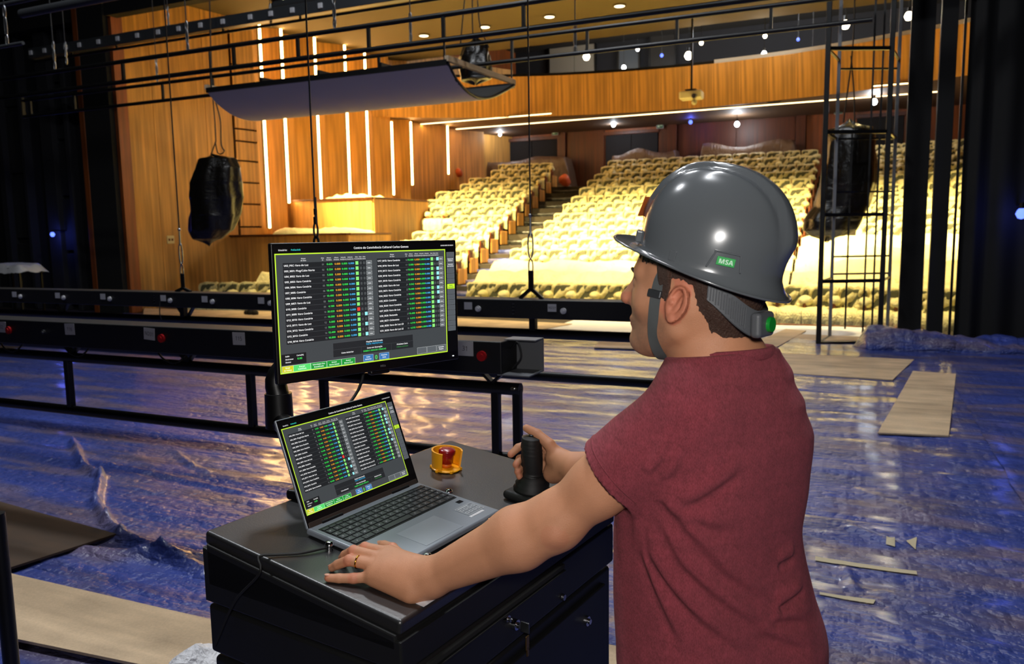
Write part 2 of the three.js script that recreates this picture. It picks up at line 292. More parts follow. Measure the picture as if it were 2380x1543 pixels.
// control room windows on the balcony's rear wall
for (const [n, x0, x1, y0, y1, c] of [['window_1', 1276, 1384, 112, 188, 0x8a8478], ['window_2', 1437, 1486, 112, 168, 0x4b5158], ['window_3', 1510, 1570, 60, 150, 0x2c2a28]]) {
  const g = structGroup(n, 'control room window above the balcony'), a = onZ(x0, y0, -30.9), b = onZ(x1, y1, -30.9), w = Math.abs(b.x - a.x), h = Math.abs(a.y - b.y), c0 = a.clone().add(b).multiplyScalar(0.5);
  mesh('pane', bx(w, h, 0.03, c0.x, c0.y, c0.z), std({ color: c, roughness: 0.25 }), g);
  mesh('window_frame', [bx(w + 0.12, 0.07, 0.09, c0.x, c0.y + h / 2, c0.z), bx(w + 0.12, 0.07, 0.09, c0.x, c0.y - h / 2, c0.z), bx(0.07, h, 0.09, c0.x - w / 2, c0.y, c0.z), bx(0.07, h, 0.09, c0.x + w / 2, c0.y, c0.z)], M.blackMetal, g);
}
// ---------------------------------------------------------------- lamps of the house
{
  const dirv = V(2.5, 0, -12.8).normalize(), nrm = V(12.8, 0, 2.5).normalize();
  const strips = [[628, 530, 598, 55], [671, 472, 650, 62], [744, 465, 730, 86], [813, 455, 798, 95], [858, 478, 846, 122], [913, 453, 909, 283], [957, 430, 953, 283], [1041, 405, 1038, 290]];
  strips.forEach(([xb, yb, xt, yt], k) => {
    const b = onWall(xb, yb), t = onWall(xt, yt), h = t.y - b.y, c = b.clone().add(t).multiplyScalar(0.5);
    const o = thing('led_strip_light', ['tall warm light strip beside the stack of boards', 'tall warm light strip over the near end of the upper wooden box', 'tall warm light strip behind the rope with the thimble', 'tall warm light strip between the third and fifth fins', 'tall warm light strip at the far end of the upper wooden box', 'short warm light strip, first under the balcony', 'short warm light strip, second under the balcony', 'short warm light strip by the rear corner under the balcony'][k], 'light strip', V(c.x, b.y, c.z).addScaledVector(nrm, 0.03), 0, 'light strips on the fins');
    mesh('led_tube', bx(0.07, h, 0.035, 0, h / 2, 0, 0.012), G.led, o).rotation.y = Math.atan2(nrm.x, nrm.z);
    mesh('channel', bx(0.10, h, 0.02, -0.02 * nrm.x, h / 2, -0.02 * nrm.z - 0.01), M.greyMetal, o).rotation.y = Math.atan2(nrm.x, nrm.z);
    const p = c.clone().addScaledVector(nrm, 0.09);
    rectLight('led_strip_glow', WARM, LIT.led, 0.07, h, p, p.clone().addScaledVector(nrm, 1).addScaledVector(dirv, 0.2));
  });
  const lines = [[960, 290, 1285, 265, 'short warm light line in the balcony soffit'], [1060, 300, 2215, 205, 'long warm light line across the balcony soffit'], [2030, 200, 2112, 190, 'short warm light line in the soffit behind the scaffold']];
  for (const [xa, ya, xb, yb, lab] of lines) {
    const a = onY(xa, ya, 5.58), b = onY(xb, yb, 5.58); b.z = a.z; const o = thing('soffit_light', lab, 'light strip', V((a.x + b.x) / 2, 5.58, a.z), 0, 'light lines in the soffit');
    mesh('led_tube', bx(b.x - a.x, 0.03, 0.06, 0, 0, 0, 0.01), G.ledSoft, o); mesh('channel', bx(b.x - a.x + 0.04, 0.03, 0.1, 0, 0.02, 0), M.greyMetal, o);
    rectLight('soffit_glow', WARM, LIT.soffit, b.x - a.x, 0.06, V((a.x + b.x) / 2, 5.54, a.z), V((a.x + b.x) / 2, 0, a.z));
  }
  [[985, 82], [1127, 62], [1277, 38], [1440, 13]].forEach(([x, y], k) => {
    const p = onY(x, y, 7.5), o = thing('downlight', ['round ceiling downlight nearest the side wall of fins', 'round ceiling downlight over the wrapped box, second from the fins', 'round ceiling downlight third from the fins', 'round ceiling downlight farthest from the fins'][k], 'downlight', p, 0, 'ceiling downlights');
    mesh('lens', lathe([[0, -0.02], [0.13, -0.02], [0.14, 0.01]], 20), G.down, o); mesh('rim', lathe([[0.14, 0.02], [0.14, -0.025], [0.17, -0.03], [0.175, 0.02]], 20), M.plaster, o);
    spot('downlight_beam', SEATW, LIT.down, p.clone().setY(7.44), V(p.x, 0, p.z), rad(34), 0.6, 4);
  });
  // seat wash: theatre spots on a bridge under the ceiling, above the frame
  const washes = [[-12.6, -15.2, -11.8, -20.5], [-8.5, -14.6, -7.6, -19.9], [-4.6, -14.4, -4.6, -19.9], [-1.0, -14.6, -1.6, -19.9], [3.4, -15.2, 2.6, -19.9]];
  washes.forEach(([x, z, tx, tz], k) => {
    const p = V(x, 7.15, z), t = V(tx, 1.6, tz), o = thing('theatre_spotlight', ['side wall', 'second from the side wall', 'middle', 'second from the right-hand masking', 'right-hand masking'][k] + ' theatre spotlight on the ceiling bridge', 'spotlight', p, 0, 'theatre spots above the seats');
    const d = t.clone().sub(p).normalize();
    mesh('housing', cyl(d.clone().multiplyScalar(-0.32), d.clone().multiplyScalar(-0.02), 0.13, 0.17, 14), M.blackMetal, o); mesh('lens', cyl(d.clone().multiplyScalar(-0.04), d.clone().multiplyScalar(0.0), 0.15, 0.15, 14), G.down, o); mesh('yoke', bar(V(0, 0.05, 0), V(0, 0.38, 0), 0.05, 0.05), M.blackMetal, o);
    spot('theatre_spot_beam', SEATW, LIT.seat, p.clone().addScaledVector(d, 0.06), t, rad(28), 0.75, 7);
  });
  [[-10.9, -14.9], [-6.6, -14.7], [-3.2, -14.7], [0.6, -14.9]].forEach(([x, z], k) => {  // extra unseen spots, added only to brighten the front rows
    const p = V(x, 7.2, z), t = V(x, 0.4, z - 1.5), o = thing('theatre_spotlight', ['side box', 'blue stair', 'middle seats', 'scaffold'][k] + ' end added fill spotlight pointing down at the front rows', 'spotlight', p, 0, 'theatre spots above the seats'), d = t.clone().sub(p).normalize();
    mesh('housing', cyl(d.clone().multiplyScalar(-0.3), d.clone().multiplyScalar(-0.02), 0.12, 0.15, 14), M.blackMetal, o); mesh('lens', cyl(d.clone().multiplyScalar(-0.04), V(0, 0, 0), 0.13, 0.13, 14), G.down, o); mesh('yoke', bar(V(0, 0.05, 0), V(0, 0.33, 0), 0.05, 0.05), M.blackMetal, o);
    spot('theatre_spot_beam', SEATW, LIT.seat * 0.17, p.clone().addScaledVector(d, 0.06), t, rad(36), 0.8, 7);
  });
  // floods and bulbs
  const lamps = [[1805, 20, -26.6, 'white', 0.19, LIT.flood * 1.6, 'big white floodlight beside the striped ceiling edge'], [1600, 130, -27.2, 'warm', 0.13, LIT.flood * 0.5, 'bright bare lamp above the projector'], [1965, 58, -26.6, 'warm', 0.13, LIT.flood * 0.5, 'bright lamp behind the top of the scaffold'], [2112, 38, -26.4, 'warm', 0.12, LIT.flood * 0.5, 'bright lamp beside the black masking flat'], [1630, 100, -24, 'warm', 0.06, 2, 'small tilted lamp above the balcony rail'], [1778, 84, -24, 'warm', 0.06, 2, 'small tilted lamp under the white floodlight'], [1363, 132, -28, 'warm', 0.13, 6, 'lamp shining in front of the pale control room window'], [1450, 157, -28, 'white', 0.08, 4, 'lamp in front of the grey control room window'], [1482, 115, -28, 'white', 0.06, 3, 'small lamp beside the grey control room window'], [1776, 125, -26, 'white', 0.08, 4, 'small white bulb above the white balcony rail'],
    [1170, 288, -27.2, 'white', 0.08, LIT.bulb, 'white bulb hanging below the black box in the soffit'], [1162, 313, -28, 'white', 0.06, LIT.bulb * 0.5, 'lower white bulb below the black box in the soffit'], [1052, 282, -25.8, 'white', 0.06, LIT.bulb * 0.7, 'white bulb at the end of the short soffit line'], [1426, 290, -28, 'white', 0.08, LIT.bulb, 'white bulb in front of the second dark double door'], [1713, 289, -28, 'white', 0.09, LIT.bulb, 'white bulb in front of the red panelled wall'], [2032, 237, -26, 'white', 0.09, LIT.bulb, 'white bulb seen through the scaffold'],
    [1605, 284, -28, 'blue', 0.07, LIT.blue, 'blue bulb in front of the red panelled wall'], [1855, 92, -27, 'blue', 0.05, LIT.blue * 0.5, 'small blue bulb beside the white panels'], [1888, 124, -27, 'blue', 0.05, LIT.blue * 0.5, 'small blue bulb above the white rail'], [1538, 129, -28, 'blue', 0.06, LIT.blue * 0.5, 'small blue bulb in the dark booth window'], [1335, 182, -29, 'blue', 0.05, LIT.blue * 0.4, 'tiny blue bulb below the pale control room window'], [122, 545, -12.8, 'blue', 0.055, LIT.blue * 0.6, 'blue bulb on the dark ribbed wall'], [2374, 497, -12.3, 'blue', 0.07, LIT.blue * 0.5, 'blue bulb on the black drape']];
  for (const [x, y, z, c, r, I, lab] of lamps) {
    const p = onZ(x, y, z), o = thing(c === 'blue' ? 'blue_bulb_lamp' : r > 0.095 ? 'flood_lamp' : 'bulb_lamp', lab, 'lamp', p);
    mesh('bulb', lathe([[0, -r], [r * 0.6, -r * 0.8], [r, 0], [r * 0.72, r * 0.7], [r * 0.4, r * 1.05]], 14), G[c], o); mesh('socket', cyl(V(0, r * 1.0, 0), V(0, r * 2.1, 0), r * 0.45, r * 0.38, 10), M.blackMetal, o); const roof = z > -13.5 ? 0 : y > 200 ? 5.6 : z < -23.4 ? 9.2 : 7.52; if (roof) mesh('cord', cyl(V(0, r * 2, 0), V(0, roof - p.y, 0), 0.008, 0.008, 5), M.blackMatte, o); else mesh('wall_bracket', bar(V(0, r * 1.8, 0), V(0, r * 1.8, (x < 1000 ? -13.24 : -12.62) - p.z), 0.03, 0.03), M.blackMetal, o);
    bulbLight('bulb_glow', c === 'blue' ? BLUE : c === 'white' ? COOL : new THREE.Color().setRGB(1, 0.86, 0.62), I, p, r / 0.02 * 0.6);
  }
}
// ================================================================ SEATS AND COVERS OF THE HOUSE
{
  const W = 0.5, lean = rad(12);
  // backrest: curved padded panel; facing +z
  const back = (() => { const g = bx(0.45, 0.54, 0.09, 0, 0, 0, 0.045, 2), p = g.attributes.position; for (let i = 0; i < p.count; i++) { const x = p.getX(i); p.setZ(i, p.getZ(i) + 0.35 * x * x); } g.computeVertexNormals(); g.rotateX(-lean); g.translate(0, 0.6, -0.05); return g; })();
  const cushion = (() => { const g = bx(0.44, 0.11, 0.42, 0, 0, 0, 0.04, 2); g.rotateX(rad(-6)); g.translate(0, 0.42, 0.2); return g; })();
  const legG = merge([bx(0.05, 0.4, 0.3, 0, 0.2, 0.08, 0.01), bx(0.42, 0.05, 0.08, 0, 0.33, 0.1, 0.01)]);
  const arm = bx(0.055, 0.3, 0.36, W / 2, 0.48, 0.13, 0.02);
  const wrapOf = (s) => grid(11, 12, (u, v) => { // film thrown over the backrest, hanging to the cushion
    const x = (u - 0.5) * 0.5, r = (a, b) => fbm(a * 6 + s * 13, b * 4 + s * 7, 3) - 0.5;
    let y, z; if (v < 0.25) { const t = v / 0.25; y = mix(0.5, 0.9, t); z = mix(-0.16, -0.19, t); } else if (v < 0.4) { const t = (v - 0.25) / 0.15; y = 0.9 + 0.02 * Math.sin(t * Math.PI); z = mix(-0.19, -0.07, t); } else { const t = (v - 0.4) / 0.6; y = mix(0.9, 0.5, t); z = mix(-0.07, 0.05, t) + 0.03 * Math.sin(t * 9 + u * 7 + s); }
    const fold = 0.05 * r(u * 3, v) + 0.022 * Math.sin(u * 19 + 6 * r(u, v * 2) + v * 5 + s * 3);
    return [x, y + 0.04 * r(u * 2, 3) - 0.03 * Math.abs(Math.pow(2 * u - 1, 4)), z + fold, x * 2 + s * 0.37, v * 0.9 + s * 0.21];
  });
  const puffOf = (s) => { const g = new THREE.SphereGeometry(1, 11, 8), p = g.attributes.position; for (let i = 0; i < p.count; i++) { const x = p.getX(i), y = p.getY(i), z = p.getZ(i), k = 1 + 0.7 * (fbm(x * 2.2 + s * 5 + 9, y * 2.2 + z * 1.7 + 4 + s, 3) - 0.5); p.setXYZ(i, x * 0.115 * k, y * 0.095 * k, z * 0.17 * k); } g.computeVertexNormals(); g.translate(W / 2 * 0.98, 0.655, 0.16); return g; };
  const sheetOf = (s) => grid(10, 9, (u, v) => [(u - 0.5) * 0.51, 0.53 - 0.36 * sst(0.5, 1, v) + 0.05 * (fbm(u * 5 + s, v * 5, 2) - 0.5), mix(-0.04, 0.47, Math.min(1, v * 1.5)) + 0.035 * Math.sin(u * 14 + s) * v, u + s * 0.3, v]);
  const warmWrap = std({ color: 0xd8cc90, roughness: 0.5, bumpMap: rep(film2Tex, 1.5, 1.5), bumpScale: 0.02 });
  const protos = [0, 1, 2, 3].map((s) => { const o = new THREE.Group(); o.name = 'theatre_chair'; mesh('backrest', back, M.seatFabric, o); mesh('seat_cushion', cushion, M.seatFabric, o); mesh('pedestal', legG, M.blackMetal, o); mesh('armrest', arm, M.woodDark, o); mesh('backrest_wrap', wrapOf(s), M.clearFilm, o); mesh('armrest_wrap', puffOf(s), s === 2 ? warmWrap : M.paleFilm, o); mesh('cushion_wrap', sheetOf(s), M.paleFilm, o); return o; });
  const nth = ['first', 'second', 'third', 'fourth', 'fifth', 'sixth', 'seventh', 'eighth', 'ninth', 'tenth', 'eleventh', 'twelfth', 'thirteenth', 'fourteenth', 'last'];
  const spots = [];
  for (let i = 0; i < ROWS; i++) {
    if (i !== 1 && i !== 2) for (let k = 0; k < 13; k++) { const x = mix(-7.78 - 0.4 * i / 14, -1.66, k / 12); spots.push([x, i, 0, 'middle', k]); }
    const a = rad(12), c = Math.cos(a); let nf = 0, ns = 0;
    const xl = i < 3 ? (i === 0 ? -14.6 : 0) : i < 8 ? -11.35 : wallX(rowZ0(i)) + 1.15;
    for (let x = mix(-9.38, -10.6, i / 14); x > xl; x -= 0.51 * c) spots.push([x, i, a, 'fins-side', nf++]);
    if (i === 0 || i > 4) for (let x = i === 0 ? -1.12 : 0.2; x < 3.4; x += 0.51 * c) spots.push([x, i, -a, 'scaffold-side', ns++]);
  }
  const rnd = prng(5), rest = { s: [], w: [] };
  spots.forEach((q) => { q.push(rowZ(q[1], q[0]), Math.floor(rnd() * 4)); }); spots.sort((a, b) => b[5] - a[5]);
  spots.forEach(([x, i, a, block, o, z, v], n) => {
    if (n < 300) { const c = protos[v].clone(); c.name = numbered('theatre_chair'); c.position.set(x, rowFloor[i], z); c.rotation.y = a; c.userData = { label: `plastic-wrapped theatre seat ${nth[o]} from the ${block === 'scaffold-side' ? (i ? 'dark' : 'middle-block end of the') : 'blue'} ${block === 'scaffold-side' && !i ? 'front' : 'stair'}, ${nth[i]} row, ${block} block`, category: 'seat', group: `wrapped seats, ${nth[i]} row, ${block} block` }; scene.add(c); } else {
      const mt = new THREE.Matrix4().makeRotationY(a).setPosition(x, rowFloor[i], z); rest.s.push(back.clone().applyMatrix4(mt)); rest.w.push(wrapOf(v).applyMatrix4(mt), puffOf(v).applyMatrix4(mt));
    }
  });
  if (rest.s.length) { const o = thing('theatre_seat_rows', 'rearmost plastic-wrapped theatre seats below the balcony', 'seats', V(0, 0, 0)); o.userData.kind = 'stuff'; mesh('backrests', rest.s, M.seatFabric, o); mesh('backrest_wraps', rest.w, M.clearFilm, o); }
  // block-end panels
  for (const [xa, xb, lab, s] of [[-8.08, -8.48, 'middle block end panels beside the blue stair', 0], [-9.06, -10.28, 'fins-side block end panels beside the blue stair', 1], [-1.36, -1.36, 'middle block end panels beside the scaffold-side stair', 2]]) for (let i = s === 2 ? 5 : 3; i < ROWS; i++) { const x = mix(xa, xb, i / 14); const o = tag(mesh('seat_end_panel', bx(0.05, 0.40, 0.46, 0, 0.20, 0, 0.02), s === 1 ? M.wood : M.woodDark), `wooden ${lab.replace('panels', 'panel')}, ${nth[i]} row`, 'panel', 'seat end panels'); o.position.set(x, rowFloor[i] + 0.02, rowZ(i, x) + 0.05); }
  // sheets thrown over whole rows
  const cover = (name, label, x0, x1, i0, i1, mat, seed, front) => {
    const prof = []; if (front) prof.push([rowZ0(i0) + 0.62, rowFloor[i0] + 0.35]); prof.push([rowZ0(i0) + 0.3, rowFloor[i0] + 0.58]);
    for (let i = i0; i <= i1; i++) { prof.push([rowZ0(i) - 0.02, rowTop[i] + 0.03]); prof.push([rowZ0(i) - 0.16, rowTop[i] + 0.02]); if (i < i1) prof.push([rowZ0(i) - 0.5, rowTop[i] - 0.02]); } prof.push([rowZ0(i1) - 0.24, rowTop[i1] - 0.25]);
    const L = [0]; for (let k = 1; k < prof.length; k++) L.push(L[k - 1] + Math.hypot(prof[k][0] - prof[k - 1][0], prof[k][1] - prof[k - 1][1])); const T = L[L.length - 1];
    const g = grid(Math.round((x1 - x0) * 10), 36, (u, v) => { const l = v * T; let k = 1; while (k < L.length - 1 && L[k] < l) k++; const t = (l - L[k - 1]) / (L[k] - L[k - 1]), x = mix(x0, x1, u); const zz = mix(prof[k - 1][0], prof[k][0], t), yy = mix(prof[k - 1][1], prof[k][1], t); const n = fbm(x * 1.6 + seed, l * 2.2, 3) - 0.5, dg = Math.sin(x * 5 - l * 7 + 5 * n + seed); return [x + 0.05 * n, yy + 0.10 * n + 0.025 * dg + 0.03 * Math.sin(x * 12.3) * (1 - v), zz + (rowZ(i0, x) - rowZ0(i0)) + 0.1 * (fbm(x * 2 + 9, l * 2 + seed, 2) - 0.5), x * 0.5, l * 0.5]; });
    return tag(mesh(name, g, mat), label, 'sheet');
  };
  cover('dust_sheet', 'large cream plastic sheet over the second and third middle rows', -8.12, -1.3, 1, 2, M.creamFilm, 3, true);
  cover('dust_sheet', 'large cream plastic sheet over the front scaffold-side rows', -1.25, 4.2, 1, 4, M.creamFilm, 8, true);
  cover('dust_sheet', 'cream plastic sheet piled over the front fins-side rows', -13.6, -9.2, 1, 2, M.creamFilm, 12, true);
  // aisle stairs: blue film below, dark film above
  const stair = (x0, x1, label, blueN, first = 0) => {
    const g = structGroup('floor_stair', label);
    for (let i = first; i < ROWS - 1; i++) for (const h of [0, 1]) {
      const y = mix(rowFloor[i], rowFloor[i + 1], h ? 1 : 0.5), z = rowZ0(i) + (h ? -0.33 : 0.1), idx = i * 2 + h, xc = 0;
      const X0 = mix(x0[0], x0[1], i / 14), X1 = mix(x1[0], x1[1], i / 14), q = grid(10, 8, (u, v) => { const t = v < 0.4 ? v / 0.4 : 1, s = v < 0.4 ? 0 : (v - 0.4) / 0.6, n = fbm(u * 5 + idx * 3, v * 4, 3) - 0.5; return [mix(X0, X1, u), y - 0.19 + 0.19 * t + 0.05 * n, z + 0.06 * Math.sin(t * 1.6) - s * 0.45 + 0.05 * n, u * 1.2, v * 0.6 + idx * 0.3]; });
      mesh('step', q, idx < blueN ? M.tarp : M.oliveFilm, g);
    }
  };
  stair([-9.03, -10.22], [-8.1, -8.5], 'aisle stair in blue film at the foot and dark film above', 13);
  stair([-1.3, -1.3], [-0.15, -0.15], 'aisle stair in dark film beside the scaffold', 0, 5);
}
{ // side boxes of veneer with covered desks
  const box = (label, xa, xb, z0, z1, top, bot) => { const o = thing('side_box', label, 'box', V((xa + xb) / 2, bot, (z0 + z1) / 2)); const w = xb - xa, d = z0 - z1, h = top - bot; mesh('front_panel', bx(w, h, 0.08, 0, h / 2, d / 2, 0.01), M.wood, o); mesh('side_panel', bx(0.08, h, d, w / 2, h / 2, 0, 0.01), M.wood, o); mesh('cap', [bx(w + 0.06, 0.05, 0.18, 0, h + 0.02, d / 2, 0.01), bx(0.18, 0.05, d, w / 2, h + 0.02, 0, 0.01)], M.woodRed, o); mesh('box_floor', bx(w, 0.06, d, 0, h - 0.45, 0), M.carpet, o); return o; };
  const drape = (label, xa, xb, za, zb, y, mat, seed, amp = 0.16) => tag(mesh('plastic_cover', grid(30, 20, (u, v) => { const e = Math.min(u, 1 - u, v, 1 - v), n = fbm(u * 6 + seed, v * 5, 3) - 0.5; return [mix(xa, xb, u), y + 0.12 * sst(0, 0.18, e) + amp * n - 0.25 * (1 - sst(0, 0.06, e)), mix(za, zb, v) + 0.06 * n, u * 2, v]; }), mat), label, 'sheet');
  const a = onZ(537, 550, -16.4), b = onZ(808, 548, -16.4), c = onZ(645, 470, -18.5), d = onZ(866, 468, -18.5);
  box('lower veneer side box next to the stage', a.x, b.x, -16.4, -18.3, a.y, rowFloor[0]); box('upper veneer side box behind the lower one', c.x, d.x, -18.5, -21.5, c.y, rowFloor[0]);
  drape('crumpled white plastic on top of the lower side box', a.x + 1.1, b.x - 0.05, -16.45, -18.1, a.y + 0.05, M.paleFilm, 2); drape('crumpled clear plastic on top of the upper side box', mix(c.x, d.x, 0.4), d.x - 0.3, -18.7, -20, c.y + 0.03, M.paleFilm, 5, 0.2);
  // covered desks along the rear
  const rear = (x0, x1, yt, label, seed) => { const p = onZ(x0, yt, -28.6), q = onZ(x1, yt, -28.6), yb = rowFloor[14] + 0.05; tag(mesh('covered_desk', grid(36, 14, (u, v) => { const n = fbm(u * 5 + seed, v * 3, 3) - 0.5, hump = 0.10 * Math.sin(u * 9 + seed) + 0.16 * n; const e = sst(0, 0.05, Math.min(u, 1 - u)); if (v < 0.5) return [mix(p.x, q.x, u), mix(yb, p.y + hump, v / 0.5) * e + yb * (1 - e), -28.2 + 0.12 * n - 0.12 * v, u * 3, v]; return [mix(p.x, q.x, u), (p.y + hump) * e + yb * (1 - e), mix(-28.28, -29.0, (v - 0.5) / 0.5), u * 3, v]; }), M.brownFilm), label, 'desk'); };
  rear(1070, 1335, 381, 'long desk under brown plastic behind the fins-side block', 1); rear(1420, 1582, 358, 'desk under brown plastic in front of the second dark door', 4); rear(1624, 1860, 343, 'desk under brown plastic in front of the red panelled wall', 7); rear(2070, 2200, 330, 'pink-brown plastic over a desk beyond the scaffold', 9);
  for (const [x, y, z, s, lab] of [[1312, 405, -26.6, 0.19, 'crumpled orange cover at the end of the last fins-side row'], [1065, 388, -26.4, 0.14, 'orange cover on the wall end of the last fins-side row']]) { const p = onZ(x, y, z); const g = new THREE.SphereGeometry(s, 18, 12), q = g.attributes.position; for (let i = 0; i < q.count; i++) { const k = 1 + 0.8 * (fbm(q.getX(i) * 6 + 5, q.getY(i) * 6 + q.getZ(i) * 4 + 8, 3) - 0.5); q.setXYZ(i, q.getX(i) * k * 1.2, q.getY(i) * k, q.getZ(i) * k); } g.computeVertexNormals(); const m = tag(mesh('orange_cover', g, M.orangeFilm), lab, 'cover'); m.position.copy(p); m.position.y -= 0.2; }
  // fire point, projector, black soffit boxes, exit signs, small plates
  { const p = onZ(1078, 350, -28.9), o = thing('hose_cabinet', 'red fire hose cabinet on the rear wall', 'cabinet', p); mesh('body', bx(0.36, 0.5, 0.16, 0, 0, 0, 0.02), M.redPaint, o); mesh('door', bx(0.3, 0.44, 0.02, 0, 0, 0.09, 0.008), M.redPaint, o); }
  { const p = onZ(1061, 343, -28.9), o = thing('fire_extinguisher', 'red fire extinguisher beside the hose cabinet', 'extinguisher', p); mesh('cylinder', lathe([[0, -0.26], [0.08, -0.25], [0.085, 0.1], [0.05, 0.2], [0.025, 0.23], [0.0, 0.24]], 14), M.redPaint, o); mesh('valve', bx(0.06, 0.06, 0.1, 0, 0.26, 0, 0.01), M.blackMetal, o); }
  { const p = onZ(1607, 222, -22.5), o = thing('projector', 'cream ceiling projector hanging before the balcony front', 'projector', p); mesh('body', bx(0.62, 0.22, 0.42, 0, 0, 0, 0.05, 2), std({ color: 0xd8cfae, roughness: 0.5 }), o); mesh('lens', cyl(V(0.12, -0.05, 0.2), V(0.12, -0.06, 0.3), 0.07, 0.06, 14), M.steel, o); mesh('bracket', [bar(V(0, 0.1, 0), V(0, 7.52 - p.y, 0), 0.05, 0.05), bx(0.3, 0.03, 0.3, 0, 0.14, 0)], M.blackMetal, o); mesh('camera', ball(0.08, 0.1, -0.2, 0.1), std({ color: 0xb8b090, roughness: 0.5 }), o); }
  [[1170, 276, -26.6, 'black box between the soffit light lines'], [1800, 232, -25.8, 'black box on the balcony edge behind the projector']].forEach(([x, y, z, lab]) => { const p = onZ(x, y, z), o = thing('ceiling_box', lab, 'box', p); mesh('body', bx(0.42, 0.16, 0.3, 0, 0, 0, 0.02), M.blackMetal, o); mesh('mount', bx(0.2, 0.1, 0.2, 0, 0.12, 0), M.blackMetal, o); });
  const exitC = document.createElement('canvas'); exitC.width = 128; exitC.height = 64; { const c = exitC.getContext('2d'); c.fillStyle = '#2f5a3c'; c.fillRect(0, 0, 128, 64); c.fillStyle = '#a8c4a8'; c.fillRect(16, 12, 40, 40); c.fillRect(66, 26, 44, 12); }
  const exitT = new THREE.CanvasTexture(exitC); exitT.colorSpace = THREE.SRGBColorSpace;
  [[1290, 308, 'green exit plate beside the first dark double door'], [1534, 292, 'green exit plate beside the second dark double door'], [1949, 258, 'green exit plate seen between the scaffold posts']].forEach(([x, y, lab]) => { const p = onZ(x, y, -29.15), o = thing('exit_plate', lab, 'sign', p); mesh('plate', bx(0.26, 0.2, 0.02, 0, 0, 0), M.paper, o); const f = mesh('plate_print', new THREE.PlaneGeometry(0.24, 0.18), std({ map: exitT, roughness: 0.6 }), o); f.position.z = 0.012; });
  for (const [x, y, lab] of [[1247, 322, 'small white plate on the first dark door'], [1498, 305, 'small white plate on the second dark door']]) { const p = onZ(x, y, -29.3), o = tag(mesh('door_plate', bx(0.22, 0.1, 0.02, 0, 0, 0, 0.005), M.paper), lab, 'plate'); o.position.set(p.x, p.y, -29.33); }
  { const p = onWall(396, 557), nrm = V(12.8, 0, 2.5).normalize(), o = thing('wall_socket', 'small cream socket plate low on the veneer wall', 'socket', p.addScaledVector(nrm, 0.01)); o.rotation.y = Math.atan2(nrm.x, nrm.z); mesh('plate', bx(0.2, 0.2, 0.02, 0, 0, 0, 0.01), std({ color: 0xd8c890, roughness: 0.5 }), o); mesh('outlet', [bx(0.05, 0.06, 0.01, -0.04, 0, 0.012), bx(0.05, 0.06, 0.01, 0.04, 0, 0.012)], M.woodDark, o); }
}
// ================================================================ STAGE FLOOR: PLASTIC SHEETS, BOARDS, TAPE
const folds = [];
const foldPx = (pts, h, w) => { for (let k = 0; k + 1 < pts.length; k++) { const a = onY(...pts[k], 0), b = onY(...pts[k + 1], 0); folds.push([a.x, a.z, b.x, b.z, h, w]); } };
foldPx([[170, 1035], [190, 1090], [236, 1120], [222, 1180], [250, 1225], [285, 1255]], 0.05, 0.032);
foldPx([[285, 1255], [380, 1300], [480, 1340]], 0.035, 0.04);
foldPx([[410, 1060], [445, 1092], [480, 1108]], 0.018, 0.03); foldPx([[0, 1060], [260, 1090], [600, 1160]], 0.02, 0.03); foldPx([[200, 1290], [330, 1300], [470, 1310]], 0.03, 0.06);
foldPx([[2000, 1150], [2180, 1225]], 0.014, 0.03); foldPx([[2060, 1395], [2250, 1470]], 0.016, 0.03); foldPx([[1960, 1330], [1985, 1380]], 0.016, 0.03); foldPx([[1990, 1240], [2080, 1275]], 0.014, 0.03);
function filmH(x, z) {
  const w = 0.35 * (fbm(x * 0.7, z * 0.9, 2) - 0.5);
  let h = 0.016 * (1 - Math.abs(2 * vnoise(x * 0.55 + 3, z * 3.4 + w * 5) - 1)) + 0.010 * (1 - Math.abs(2 * vnoise(x * 1.7 + 31, z * 8 + w * 9) - 1)) + 0.012 * fbm(x * 2.4, z * 3.5, 3);
  for (const f of folds) { const dx = f[2] - f[0], dz = f[3] - f[1], L = dx * dx + dz * dz, t = clamp(((x - f[0]) * dx + (z - f[1]) * dz) / L, 0, 1), d = Math.hypot(x - f[0] - t * dx, z - f[1] - t * dz); if (d < 3 * f[5]) { const s = fbm(x * 7, z * 7, 2); h += f[4] * (0.85 + 0.3 * s) * Math.exp(-(d / f[5]) * (d / f[5]) * 1.6); } }
  return h;
}
